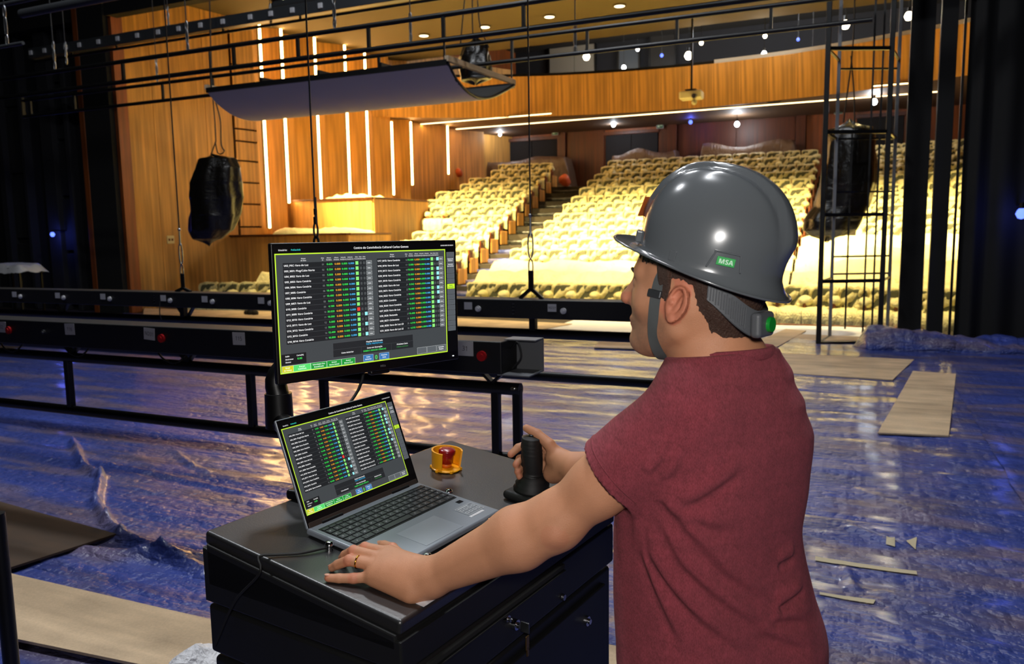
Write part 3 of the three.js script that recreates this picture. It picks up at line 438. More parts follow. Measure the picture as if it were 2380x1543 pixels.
{
  const stripes = dataTex(512, 512, (u, v) => { // blue film, stretched thin in streaks so that the brown floor shows
    const t = sst(0.42, 0.74, fbm(u * 6, v * 20, 4, 6, 20)), d = 0.85 + 0.3 * fbm(u * 8 + 3, v * 30, 3, 8, 30); return [mix(0.215, 0.385, t) * d, mix(0.272, 0.35, t) * d, mix(0.545, 0.46, t) * d];
  }, true);
  M.tarp.map = rep(stripes, 0.22, 0.26); M.tarp.color.set(0xffffff);
  const sheet = (label, x0, x1, z0, z1, cell, y, mat, seed) => {
    const nu = Math.round((x1 - x0) / cell), nv = Math.round((z0 - z1) / cell);
    const g = grid(nu, nv, (u, v) => { const x = mix(x0, x1, u), e = Math.min(v, 1 - v) * (z0 - z1), z = mix(z0, z1, v) + (e < 0.05 ? 0.12 * (fbm(x * 1.3 + seed, seed, 3) - 0.5) : 0); return [x + 0.03 * (fbm(z * 3, seed + 2, 2) - 0.5), y + filmH(x, z) * sst(-0.01, 0.06, e), z, x + seed * 0.7, -z]; });
    const m = tag(mesh('plastic_sheet', g, mat), label, 'plastic sheet', 'blue plastic sheets on the stage floor'); return m;
  };
  sheet('creased blue plastic sheet under the console and the plywood board', -9.5, 1.0, -0.6, -4.75, 0.025, 0.004, M.tarp, 1);
  sheet('blue plastic sheet across the middle of the stage below the battens', -12, 1.1, -4.65, -8.5, 0.055, 0.006, M.tarp, 5);
  sheet('blue plastic sheet along the stage opening', -15.3, 1.4, -8.4, -12.7, 0.08, 0.008, M.tarp, 9);
  sheet('smooth dark blue plastic sheet along the black drape', 0.92, 4.6, -0.6, -12.4, 0.08, 0.016, M.tarp, 13);
  { // pale film in front of the first row
    const a = onY(1755, 745, 0.01), g = grid(60, 14, (u, v) => { const x = mix(-5, 1.2, u), z = mix(-12.6, -14.4, v); return [x, 0.006 + filmH(x, z), z, x, z]; }); tag(mesh('pale_sheet', g, M.whiteFilm), 'pale clear plastic sheet before the first seat row', 'plastic sheet');
    const p = onY(2190, 815, 0.0), q = grid(90, 18, (u, v) => { const th = Math.PI * v, x = mix(-0.1, 2.6, u), n = fbm(u * 9, v * 3, 3) - 0.5, r = (0.10 + 0.16 * fbm(u * 4 + 2, 1, 2)) * sst(0, 0.08, Math.min(u, 1 - u)); return [x, 0.02 + Math.sin(th) * r * (1 + n), -12.0 + Math.cos(th) * (r * 1.4 + 0.1) - 0.1 * u + 0.1 * n, u * 3, v]; }); tag(mesh('bunched_sheet', q, M.tarp), 'bunched dark blue plastic heaped at the foot of the black flats', 'plastic sheet');
  }
  const board = (name, label, px, mat, y = 0.045, th = 0.012) => { const pts = px.map(([a, b]) => { const p = onY(a, b, y); return [p.x, p.z]; }); const g = prism(pts, y - th, y); tag(mesh(name, g, mat), label, 'board'); return g; };
  board('plywood_board', 'long plywood board running towards the seats beside the dark blue sheet', [[2040, 1005], [2205, 1012], [2222, 868], [2122, 862]], M.ply, 0.05);
  board('plywood_board', 'wide plywood board lying across the stage behind the man', [[1560, 850], [2075, 882], [2125, 835], [1560, 808]], M.ply, 0.04);
  board('plywood_board', 'narrow plywood board pointing at the first seat row', [[1742, 800], [1806, 806], [1874, 768], [1826, 764]], M.ply, 0.045);
  board('plywood_board', 'thin plywood strip inside the scaffold foot', [[1838, 787], [2075, 800], [2080, 785], [1850, 776]], M.ply, 0.04);
  board('plywood_board', 'pale plywood board on the floor beside the console', [[8, 1328], [600, 1464], [600, 1600], [18, 1480]], M.ply, 0.055);
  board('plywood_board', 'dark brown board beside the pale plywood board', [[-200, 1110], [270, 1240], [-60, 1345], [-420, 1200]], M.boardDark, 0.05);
  board('plywood_board', 'tan board on the floor behind the console drawers', [[1280, 1470], [1520, 1518], [1560, 1640], [1250, 1640]], M.ply, 0.05);
  board('plywood_board', 'warm lit plywood across the stage below the veneer wall', [[330, 753], [900, 770], [900, 730], [335, 716]], M.ply, 0.045);
  board('plywood_board', 'warm lit plywood strip seen under the far batten', [[1040, 768], [1225, 772], [1330, 752], [1040, 738]], M.ply, 0.045);
  board('plywood_board', 'warm lit plywood strip seen between the batten pipes beside the man', [[1380, 806], [1560, 812], [1560, 790], [1400, 787]], M.ply, 0.05);
  const tp = (label, px) => { const [A, B, C, D] = px.map(([a, b]) => onY(a, b, 0.03)); tag(mesh('tape_strip', grid(24, 2, (u, v) => { const p = A.clone().lerp(B, u), q = D.clone().lerp(C, u), m = p.lerp(q, v); return [m.x, 0.011 + filmH(m.x, m.z), m.z, m.x, m.z]; }), M.tape), label, 'tape'); };
  tp('long strip of tan tape beside the man', [[1895, 1290], [2130, 1326], [2132, 1334], [1895, 1300]]); tp('short strip of tan tape beside the man', [[1905, 1376], [2035, 1394], [2030, 1402], [1905, 1381]]);
  tp('square scrap of tan tape on the blue sheet', [[2060, 1252], [2080, 1250], [2080, 1270], [2059, 1264]]); tp('torn triangular scrap of tan tape on the blue sheet', [[2106, 1259], [2131, 1251], [2128, 1278], [2110, 1264]]);
  { const p = onY(462, 1600, 0.04), g = new THREE.SphereGeometry(1, 24, 16), q = g.attributes.position; for (let i = 0; i < q.count; i++) { const k = 1 + 0.6 * (fbm(q.getX(i) * 2 + 5, q.getY(i) * 2 + q.getZ(i) * 1.4 + 3, 3) - 0.5); q.setXYZ(i, q.getX(i) * 0.13 * k, Math.max(-0.05, q.getY(i) * 0.09 * k), q.getZ(i) * 0.12 * k); } g.computeVertexNormals(); const m = tag(mesh('white_bag', g, M.whiteFilm), 'crumpled white plastic bag at the foot of the console', 'bag'); m.position.set(p.x, 0.10, p.z); }
  { const p = atD(2, 1232, 2.3), o = thing('stand_post', 'black post standing beside the plywood boards', 'post', V(p.x - 0.012, 0.05, p.z)); mesh('pole', cyl(V(0, 0, 0), V(0, p.y, 0), 0.022, 0.022, 12), M.blackMetal, o); mesh('foot', bx(0.18, 0.012, 0.18, 0, 0.006, 0, 0.004), M.blackMetal, o); }
  for (const [x, y, lab, c] of [[585, 730, 'small dark clump on the lit plywood', 0x2a2418]]) { const p = onY(x, y, 0.05), o = tag(mesh('debris', [ball(0.1, 0, 0.05, 0, 8, 6), ball(0.07, 0.15, 0.03, 0.05, 8, 6), ball(0.06, -0.14, 0.03, 0, 8, 6)], std({ color: c, roughness: 0.9 })), lab, 'debris'); o.position.copy(p); }
}
// ================================================================ RIGGING
const paperTexts = {};
function noteMat(text) {
  if (paperTexts[text]) return paperTexts[text];
  const c = document.createElement('canvas'); c.width = 128; c.height = 96; const k = c.getContext('2d'); k.fillStyle = '#a9a9ae'; k.fillRect(0, 0, 128, 96); k.fillStyle = '#2c2c30'; k.font = '44px sans-serif'; k.textAlign = 'center'; k.save(); k.translate(64, 62); k.rotate(0.06); k.fillText(text, 0, 0); k.restore();
  const t = new THREE.CanvasTexture(c); t.colorSpace = THREE.SRGBColorSpace; return paperTexts[text] = std({ map: t, roughness: 0.85 });
}
function batten(label, z, yU, yL, x0, x1, r, posts, group) {
  const o = thing('batten', label, 'batten', V(0, 0, 0), 0, group);
  mesh('upper_pipe', cyl(V(x0, yU, z), V(x1, yU, z), r, r, 12), M.blackMetal, o); mesh('lower_pipe', cyl(V(x0, yL, z), V(x1, yL, z), r, r, 12), M.blackMetal, o);
  for (const x of posts) mesh('post', bx(r * 1.3, yU - yL, r * 1.3, x, (yU + yL) / 2, z, 0.004), M.blackMetal, o);
  return o;
}
function raceway(o, z, y, x0, x1, h, d) { mesh('raceway', bx(x1 - x0, h, d, (x0 + x1) / 2, y, z, 0.006), M.blackPaint, o); return o; }
function note(o, x, y, z, w, h, text, tilt = 0) { const g = mesh('paper_note', bx(w, h, 0.001, 0, 0, 0), M.paper, o); g.position.set(x, y, z); g.rotation.z = tilt; const p = mesh('note_print', new THREE.PlaneGeometry(w * 0.98, h * 0.98), noteMat(text), o); p.position.set(x, y, z + 0.0016); p.rotation.z = tilt; p.userData.label = 'hand-written note reading ' + text; }
function disc(o, x, y, z, r, mat, name) { mesh(name, [cyl(V(x, y, z), V(x, y, z + 0.012), r, r, 16), cyl(V(x, y, z), V(x, y, z + 0.018), r * 0.5, r * 0.5, 12)], mat, o); }
{ // near batten with the red sockets
  const z = -2.93, xe = onZ(1210, 902, z).x, xs = [165, 585, 754, 1153].map((x) => onZ(x, 930, z).x), yU = onZ(1140, 900, z).y, yL = onZ(600, 1001, z).y;
  const o = batten('near lighting batten with red sockets and open raceway end behind the monitor', z, yU, yL, -7.6, xe, 0.027, [...xs, xe - 0.015], 'lowered lighting battens');
  const zf = z + 0.1, a = onZ(1165, 800, zf), h = 0.135, y = onZ(1140, 832, zf).y;
  raceway(o, z + 0.02, y, -7.6, a.x, h, 0.16);
  mesh('open_end', [bx(0.14, h, 0.006, a.x + 0.05, y, z - 0.057), bx(0.14, 0.005, 0.16, a.x + 0.05, y - h / 2, z + 0.02), bx(0.14, 0.005, 0.09, a.x + 0.05, y + h / 2, z - 0.015)], M.greyPaint, o);
  mesh('end_cable', tube([V(a.x + 0.005, y + 0.03, z + 0.02), V(a.x + 0.04, y + 0.06, z + 0.03), V(a.x + 0.06, y, z + 0.04), V(a.x + 0.02, y - 0.05, z + 0.04)], 0.004), M.rubber, o);
  for (const px of [175, 440, 1145]) { const x = onZ(px, 880, z).x; mesh('bracket', [bar(V(x - 0.06, y - h / 2, z), V(x, yU + 0.02, z), 0.03, 0.012), bar(V(x + 0.06, y - h / 2, z), V(x, yU + 0.02, z), 0.03, 0.012)], M.blackMetal, o); }
  const at = (px, py) => onZ(px, py, zf + 0.001);
  for (const [px, py, t, tilt] of [[4, 760, '32', 0], [162, 765, '116', 0.03], [347, 776, 'ND31', -0.06], [555, 787, '115', 0.02], [1081, 810, '31', 0]]) { const p = at(px, py); note(o, p.x, p.y, zf + 0.001, 0.075, 0.06, t, tilt); }
  for (const [px, py] of [[22, 767], [377, 786], [1121, 827]]) { const p = at(px, py); disc(o, p.x, p.y, zf, 0.021, M.redPlastic, 'red_socket'); }
  { const p = at(103, 771); disc(o, p.x, p.y, zf, 0.012, M.steel, 'screw'); }
  for (const px of [30, 180, 400]) { const p = onZ(px, 820, z); mesh('loose_cable', tube([V(p.x - 0.12, y - h / 2, z), V(p.x - 0.03, y - h / 2 - 0.05, z + 0.02), V(p.x + 0.05, y - h / 2 - 0.06, z + 0.02), V(p.x + 0.12, y - h / 2, z)], 0.005), M.rubber, o); }
  for (const px of [1198, 1203]) { const p = onZ(px, 893, z); disc(o, p.x, yU + 0.008, z + 0.026, 0.007, M.chrome, 'bolt'); }
}
{ // far batten with white sockets
  const z = -4.4, yU = onZ(1237, 775, z).y, yL = onZ(1237, 873, z).y, xe = onZ(1640, 720, z).x, xs = [432, 1240].map((x) => onZ(x, 800, z).x);
  const o = batten('far lighting batten with white sockets hanging from two cables', z, yU, yL, -11, xe, 0.03, [xs[0], xs[1], xe - 0.02, 2 * xs[0] - xs[1]], 'lowered lighting battens');
  const zf = z + 0.08, y0 = onZ(1237, 697, zf).y, y1 = onZ(1237, 741, zf).y, h = y0 - y1, y = (y0 + y1) / 2;
  raceway(o, z, y, -11, xe, h, 0.16);
  for (const x of xs) mesh('drop_post', bx(0.04, y1 - yU, 0.04, x, (y1 + yU) / 2, z), M.blackMetal, o);
  for (const px of [145, 432]) { const x = onZ(px, 720, z).x; mesh('bracket', [bar(V(x - 0.08, y1, z), V(x, yU, z), 0.03, 0.012), bar(V(x + 0.08, y1, z), V(x, yU, z), 0.03, 0.012)], M.blackMetal, o); }
  for (const [px, dx] of [[35, 15], [135, 15], [240, 17], [380, 17], [476, 19], [607, 22], [1088, 24], [1283, 27]]) { const p = onZ(px, 700, zf), q = onZ(px + dx, 705, zf); note(o, p.x, y + 0.012, zf + 0.001, 0.055, 0.045, px > 1200 ? 'ND37' : '', 0); disc(o, q.x, y - 0.004, zf, 0.018, M.paper, 'white_socket'); }
  for (const px of [360, 1193]) { const p = onZ(px, 715, zf); mesh('plate_screws', [0.03, 0.012, -0.008, -0.03].map((d) => bx(0.012, 0.005, 0.004, p.x, y + d, zf)), M.steel, o); }
  mesh('hanging_wire', tube([V(onZ(395, 700, z).x, y, zf + 0.01), V(onZ(397, 740, z).x, y1 - 0.05, zf + 0.02), V(onZ(396, 750, z).x, yU, zf)], 0.004), M.rubber, o);
}
{ // flown battens overhead
  const yAt = (x, y, z) => onZ(x, y, z).y;
  let z = -8.0; const px = (l, zz) => l.map((x) => onZ(x, 120, zz).x);
  batten('thick flown batten carrying the near edge of the canopy', z, (yAt(0, 184, z) + yAt(800, 69, z)) / 2, (yAt(0, 227, z) + yAt(800, 124, z)) / 2, -14, 0.6, 0.03, px([-30, 283, 543, 693, 858, 1032, 1218], z), 'flown battens');
  z = -9.85; const xl = onZ(54, 250, z).x, xr = onZ(2028, 40, z).x;
  const b = batten('flown batten with square ends carrying the far edge of the canopy', z, (yAt(54, 232, z) + yAt(800, 142, z)) / 2, (yAt(54, 270, z) + yAt(1600, 96, z)) / 2, xl, xr, 0.028, px([60, 164, 372, 490, 880, 1190, 1365, 1573, 1790], z), 'flown battens');
  mesh('end_plate', [bx(0.02, 0.36, 0.06, xl, (yAt(54, 232, z) + yAt(54, 270, z)) / 2, z)], M.blackMetal, b);
  z = -11.4; const x5 = onZ(74, 130, z).x, yr = (yAt(75, 124, z) + yAt(593, 44, z)) / 2, yp = (yAt(74, 145, z) + yAt(590, 64, z)) / 2, xe = 1.2;
  const c = thing('batten', 'flown batten with a row of small pale sockets below the black border', 'batten', V(0, 0, 0), 0, 'flown battens'); mesh('raceway', bx(xe - x5, 0.2, 0.16, (xe + x5) / 2, yr, z, 0.01), M.greyMetal, c); mesh('lower_pipe', cyl(V(x5, yp, z), V(xe, yp, z), 0.026, 0.026, 10), M.blackMetal, c);
  for (const q of [78, 110, 160, 192, 237, 282, 328, 377, 425, 476, 528, 592, 640, 690, 755]) { const p = onZ(q, 90, z); mesh('pale_socket', bx(0.09, 0.09, 0.03, p.x, yr, z + 0.09, 0.01), M.paper, c); }
  for (const q of [165, 270, 490, 520, 700]) { const p = onZ(q, 90, z); mesh('post', bx(0.03, yr - yp, 0.03, p.x, (yr + yp) / 2, z), M.blackMetal, c); }
  for (const [xa, ya, xb, yb, zz, th, lab] of [[50, 32, 292, 0, -6.5, 0.05, 'grey bar high up before the black wall'], [0, 12, 195, -14, -6, 0.025, 'thin pipe high up before the black wall'], [-40, 116, 54, 102, -5.5, 0.018, 'short pipe end hanging from a knotted rope'], [640, 15, 1000, -40, -12, 0.09, 'wide dark beam below the black border']]) { const a = onZ(xa, ya, zz), d = onZ(xb, yb, zz); d.y = a.y; const o = thing('overhead_pipe', lab, 'pipe', a); mesh('pipe', cyl(V(0, 0, 0), d.clone().sub(a), th, th, 10), M.greyMetal, o); mesh('end_cap', ball(th * 0.98, 0, 0, 0, 10, 6), M.blackMetal, o); }
  { const z9 = -9.85; const o = thing('copper_rail', 'orange-lit narrow rail near the black border', 'rail', onZ(690, 28, -12.2)); const a = onZ(690, 28, -12.2), d = onZ(960, -14, -12.2).sub(a); d.y = 0; mesh('rail', bar(V(0, 0, 0), d, 0.06, 0.06), M.ply, o); mesh('clip', bx(0.1, 0.1, 0.1, 0.4, 0, 0, 0.01), M.blackMetal, o); }
}
for (const [k, p] of WORK.entries()) { const o = thing('work_light', ['flat white work light panel above the near batten', 'flat white work light panel above the console', 'flat white work light panel above the canopy'][k], 'work light', V(p.x, p.y + 0.03, p.z)); mesh('lamp_panel', bx(1.2, 0.02, 0.6, 0, 0, 0, 0.005), glow(0.93, 0.96, 1, 4), o); mesh('housing', bx(1.26, 0.12, 0.66, 0, 0.075, 0, 0.02), M.blackMetal, o); mesh('hanger', [cyl(V(-0.5, 0.1, 0), V(-0.5, 2.8, 0), 0.01, 0.01, 6), cyl(V(0.5, 0.1, 0), V(0.5, 2.8, 0), 0.01, 0.01, 6)], M.darkSteel, o); }
// ---------------------------------------------------------------- cables
const linkGeo = (a, b, r, w) => { const d = b.clone().sub(a), L = d.length(); d.normalize(); const s = V(1, 0, 0), n = d.clone().cross(s).normalize(); const pts = []; for (let k = 0; k < 12; k++) { const t = k / 12 * Math.PI * 2; pts.push(a.clone().add(b).multiplyScalar(0.5).addScaledVector(d, Math.cos(t) * L / 2).addScaledVector(s, Math.sin(t) * w)); } return tube(pts, r, 20, 5, true); };
function hang(label, px, py, z, r, o2) { // steel cable from the grid down to a pixel at distance z
  const p = onZ(px, py, z), o = thing('suspension_cable', label, 'cable', p, 0, 'steel cables from the grid'); mesh('wire', cyl(V(0, (o2 && o2.from) || 0, 0), V(0, 12.3 - p.y, 0), r, r, 6), M.darkSteel, o); return [o, p];
}
{
  { const [o, p] = hang('thick steel cable ending in a thimble above the monitor', 735, 556, -2.93, 0.0042, { from: 0.07 }); mesh('swage', [bx(0.018, 0.035, 0.012, 0, 0.085, 0, 0.004), bx(0.016, 0.03, 0.012, 0.002, 0.125, 0, 0.004), cyl(V(0.008, 0.06, 0), V(0.006, 0.19, 0), 0.004, 0.004, 6)], M.darkSteel, o); mesh('thimble', linkGeo(V(0, 0.005, 0), V(0, 0.075, 0), 0.005, 0.011), M.darkSteel, o); mesh('shackle', [linkGeo(V(0, -0.06, 0), V(0, 0.012, 0), 0.006, 0.014), bar(V(0, -0.3, 0), V(0, -0.05, 0), 0.05, 0.012)], M.blackMetal, o); }
  const vclamp = (px, py, z, y1, lab) => { const [o, p] = hang(lab, px, py, z, 0.005, { from: 0.35 }); const dy = (a) => a; mesh('turnbuckle', [linkGeo(V(0, 0.10, 0), V(0, 0.26, 0), 0.006, 0.016), cyl(V(0, 0.24, 0), V(0, 0.36, 0), 0.008, 0.006, 8), ball(0.012, 0, 0.36, 0, 8, 6)], M.steel, o); mesh('ring', linkGeo(V(0, 0.0, 0), V(0, 0.1, 0), 0.005, 0.014), M.steel, o); mesh('hanger_plate', [bx(0.035, 0.12, 0.012, 0, -0.03, 0, 0.004), bar(V(0, -0.08, 0), V(-0.075, y1 - p.y, 0), 0.02, 0.02), bar(V(0, -0.08, 0), V(0.075, y1 - p.y, 0), 0.02, 0.02)], M.blackMetal, o); };
  const yb = onZ(1237, 697, -4.32).y;
  vclamp(424, 645, -4.4, yb, 'steel cable with turnbuckle holding the far batten before the veneer wall'); vclamp(1234, 640, -4.4, yb, 'steel cable with turnbuckle holding the far batten before the seats');
  for (const [px, py, z, r, lab] of [[128, 162, -8, 0.009, 'pale cable on the thick flown batten before the dark wall'], [437, 122, -8, 0.008, 'cable with a shackle on the thick flown batten before the veneer wall'], [155, 150, -9.85, 0.008, 'cable with a short chain before the dark wall'], [366, 190, -9.85, 0.005, 'thin cable crossing the flown battens before the veneer wall'], [778, 66, -8, 0.008, 'cable with a shackle on the thick flown batten above the canopy'], [955, 98, -9.85, 0.008, 'pale cable between the canopy and the first downlight'], [1337, 128, -9.85, 0.008, 'pale cable before the pale control room window'], [17, 108, -5.5, 0.006, 'knotted rope holding the short pipe end'], [630, 62, -11.4, 0.006, 'thin cable beside the first light strip'], [392, 64, -11.4, 0.008, 'cable with a hook above the veneer wall']]) { const [o, p] = hang(lab, px, py, z, r); mesh('turnbuckle', [linkGeo(V(0, 0.0, 0), V(0, 0.12, 0), 0.008, 0.02), linkGeo(V(0, 0.1, 0), V(0, 0.3, 0), 0.008, 0.018), linkGeo(V(0, 0.28, 0), V(0, 0.4, 0), 0.008, 0.02)], M.steel, o); }
}
{ // acoustic canopy
  const A = onZ(482, 213, -8), B = onZ(1040, 150, -8), C = onX(1195, 202, B.x), y0 = (A.y + B.y) / 2, y1 = C.y, o = thing('acoustic_canopy', 'curved grey acoustic canopy flown between two battens', 'canopy', V((A.x + B.x) / 2, y0, -8)), L = B.x - A.x, D = -8 - C.z;
  const prof = (v) => y1 * v + y0 * (1 - v) - y0 - 0.31 * Math.sin(Math.PI * Math.pow(v, 0.8)) * (1 - 0.15 * v);
  mesh('panel', grid(24, 24, (u, v) => [(u - 0.5) * L, prof(v), -v * D, u * L, v * D]), std({ color: 0xe0cdb8, roughness: 0.6, side: THREE.DoubleSide }), o); mesh('panel_back', grid(24, 24, (u, v) => [(u - 0.5) * L, prof(v) + 0.035, -v * D, u * L, v * D]), M.blackMatte, o);
  mesh('edge_frame', bar(V(-L / 2, 0.02, 0), V(L / 2, 0.02, 0), 0.05, 0.06), M.blackMetal, o); mesh('edge_frame', bar(V(-L / 2, y1 - y0 + 0.02, -D), V(L / 2, y1 - y0 + 0.02, -D), 0.05, 0.06), M.blackMetal, o);
  for (const [u, v, h] of [[-0.48, 0, 0.55], [0.49, 0, 0.55], [-0.46, 1, 0.4], [0.49, 1, 0.4]]) mesh('hanger_rod', cyl(V(u * L, 0.03, -v * D), V(u * L, h, -v * D), 0.012, 0.012, 6), M.blackMetal, o);
  mesh('end_bar', bar(V(L / 2, 0.06, 0.02), V(L / 2, y1 - y0 + 0.06, -D), 0.05, 0.06), M.ply, o); mesh('end_bar', bar(V(-L / 2, 0.06, 0.02), V(-L / 2, y1 - y0 + 0.06, -D), 0.05, 0.06), M.ply, o);
  mesh('end_rib', tube(Array.from({ length: 12 }, (_, k) => V(L / 2, prof(k / 11) + 0.02, -k / 11 * D)), 0.02, 30, 6), M.blackMetal, o);
  for (const u of [0.25, 0.5, 0.75]) mesh('cross_rib', bar(V((u - 0.5) * L, 0.08, 0), V((u - 0.5) * L, y1 - y0 + 0.08, -D), 0.04, 0.05), M.blackMetal, o);
}
{ // speakers wrapped in black plastic
  const bag = (label, outline, z, depth, mat, seed, ropes) => { // outline: rows of [xl, xr, y] in pixels
    const rows = outline.map(([a, b, y]) => [onZ(a, y, z), onZ(b, y, z)]), base = rows[0][0].clone().add(rows[0][1]).multiplyScalar(0.5), o = thing('wrapped_speaker', label, 'wrapped speaker', base), n = rows.length - 1;
    const g = grid(32, 40, (u, v) => { const t = v * n, k = Math.min(n - 1, Math.floor(t)), f = t - k, s = f * f * (3 - 2 * f), L = rows[k][0].clone().lerp(rows[k + 1][0], s), R = rows[k][1].clone().lerp(rows[k + 1][1], s), c = L.clone().add(R).multiplyScalar(0.5), w = R.x - L.x, th = u * Math.PI * 2, e = sst(0, 0.14, Math.min(v, 1 - v)), nn = 1 + 0.26 * (fbm(Math.cos(th) * 1.6 + seed + 5, v * 5 + Math.sin(th) * 1.2, 2) - 0.5) + 0.07 * Math.sin(th * 7 + 3 * Math.sin(v * 5 + seed)) * sst(0, 0.3, 1 - v); return [c.x - base.x + Math.cos(th) * w / 2 * nn * (0.05 + 0.95 * e), c.y - base.y + 0.05 * Math.sin(th * 3 + seed) * (1 - e), Math.sin(th) * Math.min(depth, w * 0.7) / 2 * nn * (0.05 + 0.95 * e), u * 3, v * 3]; });
    mesh('plastic_wrap', g, mat, o); mesh('rigging', ropes.map((l) => tube(l.map(([x, y]) => onZ(x, y, z).sub(base)), 0.012, 20, 5)), M.rubber, o); return o;
  };
  bag('speaker wrapped in black plastic before the veneer wall', [[480, 500, 362], [470, 540, 368], [466, 553, 392], [456, 555, 425], [452, 555, 460], [450, 549, 500], [449, 535, 535], [455, 512, 556], [478, 496, 567]], -11, 0.7, M.blackFilm, 3, [[[478, -560], [487, 0], [493, 200], [500, 345], [488, 366]], [[500, 232], [512, 280], [515, 340], [522, 352], [508, 358], [500, 330]]]);
  bag('large speaker wrapped in black plastic behind the scaffold', [[1950, 2000, 282], [1925, 2030, 296], [1918, 2034, 330], [1912, 2036, 380], [1905, 2034, 430], [1895, 2018, 480], [1872, 2000, 510], [1868, 1985, 535], [1885, 1960, 550], [1905, 1940, 558]], -13.9, 1.0, M.blackFilm, 9, [[[1988, -250], [1985, 60], [1978, 150], [1968, 225], [1960, 285]], [[1978, 130], [1985, 220], [1986, 285]]]);
  bag('hoist wrapped in dark plastic above the canopy corner', [[1095, 1118, 92], [1078, 1132, 105], [1070, 1138, 130], [1068, 1142, 160], [1072, 1140, 185], [1080, 1130, 192]], -12, 0.5, M.blackFilm, 14, [[[1094, -420], [1098, -10], [1098, 50], [1100, 95]], [[1080, 0], [1074, 60], [1070, 110]], [[1110, 0], [1116, 60], [1136, 110]]]);
}
{ // scaffold tower and black flats
  const za = -12.1, zb = -12.5, o = thing('scaffold_tower', 'tall black tube scaffold standing before the wrapped speaker', 'scaffold', V(0, 0.03, 0));
  const P = [onZ(1902, 800, za), onZ(2044, 800, zb)], Q = P.map((p) => p.clone().add(V(0.12, 0, -0.9))), H = 7.3;
  for (const p of P) mesh('post', bx(0.07, H, 0.07, p.x, H / 2, p.z, 0.006), M.blackMetal, o); for (const p of Q) mesh('post', bx(0.05, H, 0.05, p.x, H / 2, p.z, 0.006), M.greyPaint, o);
  for (const y of [803, 659, 505, 313, 120]) { const a = onZ(1905, y, za).y, f = (s, h) => V(s.x, h, s.z); mesh('rung', bar(f(P[0], a), f(P[1], a), 0.05, 0.05), M.blackMetal, o); mesh('brace', bar(f(P[0], a), f(Q[0], a), 0.03, 0.03), M.blackMetal, o); mesh('brace', bar(f(P[1], a), f(Q[1], a), 0.03, 0.03), M.blackMetal, o); }
  for (const y of [600, 640, 452, 330, 170]) { const a = onZ(1960, y, -13.2).y; mesh('thin_rung', bar(V(Q[0].x, a, Q[0].z), V(Q[1].x, a, Q[1].z), 0.028, 0.028), M.blackMetal, o); }
  for (const x of [1970, 2012, 2033]) { const p = onZ(x, 600, -13.2); mesh('thin_post', bx(0.028, x > 2000 ? H : 3, 0.028, p.x, x > 2000 ? H / 2 : 1.6, p.z), M.blackMetal, o); }
  const flat = (label, xa, xb, z, mat) => { const a = onZ(xa, 790, z), b = onZ(xb, 790, z), f = thing('masking_flat', label, 'flat', V((a.x + b.x) / 2, 0.02, z), 0, 'black masking flats'); mesh('face', bx(b.x - a.x, 9.5, 0.05, 0, 4.75, 0, 0.005), M.blackCloth, f); mesh('edge_batten', bx(0.04, 9.5, 0.16, -(b.x - a.x) / 2 + 0.02, 4.75, -0.1, 0.004), mat, f); mesh('edge_batten', bx(0.04, 9.5, 0.16, (b.x - a.x) / 2 - 0.02, 4.75, -0.1, 0.004), mat, f); mesh('foot_weight', bx(0.3, 0.08, 0.3, 0, 0.04, -0.25, 0.01), M.blackMetal, f); };
  flat('wide black masking flat beside the scaffold', 2085, 2139, -12.9, M.blackPaint); flat('narrow black masking flat between two slits of light', 2152, 2189, -12.75, M.blackPaint);
  for (const [x, w, z, lab] of [[2205, 0.035, -12.9, 'thin black upright beside the narrow flat'], [2160, 0.04, -13.6, 'black upright behind the flats']]) { const p = onZ(x, 790, z), f = thing('upright_tube', lab, 'upright', V(p.x, 0.02, z)); mesh('tube', bx(w, 9.5, w, 0, 4.75, 0, 0.004), M.blackMetal, f); mesh('base_plate', bx(0.16, 0.02, 0.16, 0, 0.01, 0), M.blackMetal, f); }
  { const a = onZ(2216, 790, -12.55), g = grid(220, 6, (u, v) => [mix(a.x, 8.7, u), 0.03 + v * 9.6, -12.55 - 0.06 - 0.06 * Math.sin(u * 150 + 1.5 * Math.sin(u * 37)), u * 7, v * 9]); tag(mesh('masking_drape', g, M.blackCloth), 'black pleated drape closing off the wings', 'drape'); }
  { const p = onZ(40, 672, -11.6), f = thing('covered_cart', 'cart under a pale plastic sheet before the dark ribbed wall', 'cart', V(p.x, 0, p.z)); const yt = onZ(40, 612, -11.6).y; mesh('plastic_cover', grid(20, 14, (u, v) => { const n = fbm(u * 5, v * 4, 3) - 0.5, e = sst(0, 0.12, Math.min(u, 1 - u, v, 1 - v)); return [(u - 0.5) * 1.3, yt - 0.18 + 0.16 * e + 0.1 * n, (v - 0.5) * 0.7, u, v]; }), M.whiteFilm, f); for (const [x, z] of [[-0.5, -0.25], [0.5, -0.25], [-0.5, 0.25], [0.5, 0.25]]) mesh('leg', bar(V(x, 0, z), V(x, yt - 0.1, z), 0.04, 0.04), M.blackMetal, f); mesh('top', bx(1.1, 0.05, 0.6, 0, yt - 0.12, 0, 0.01), M.blackMetal, f); }
}
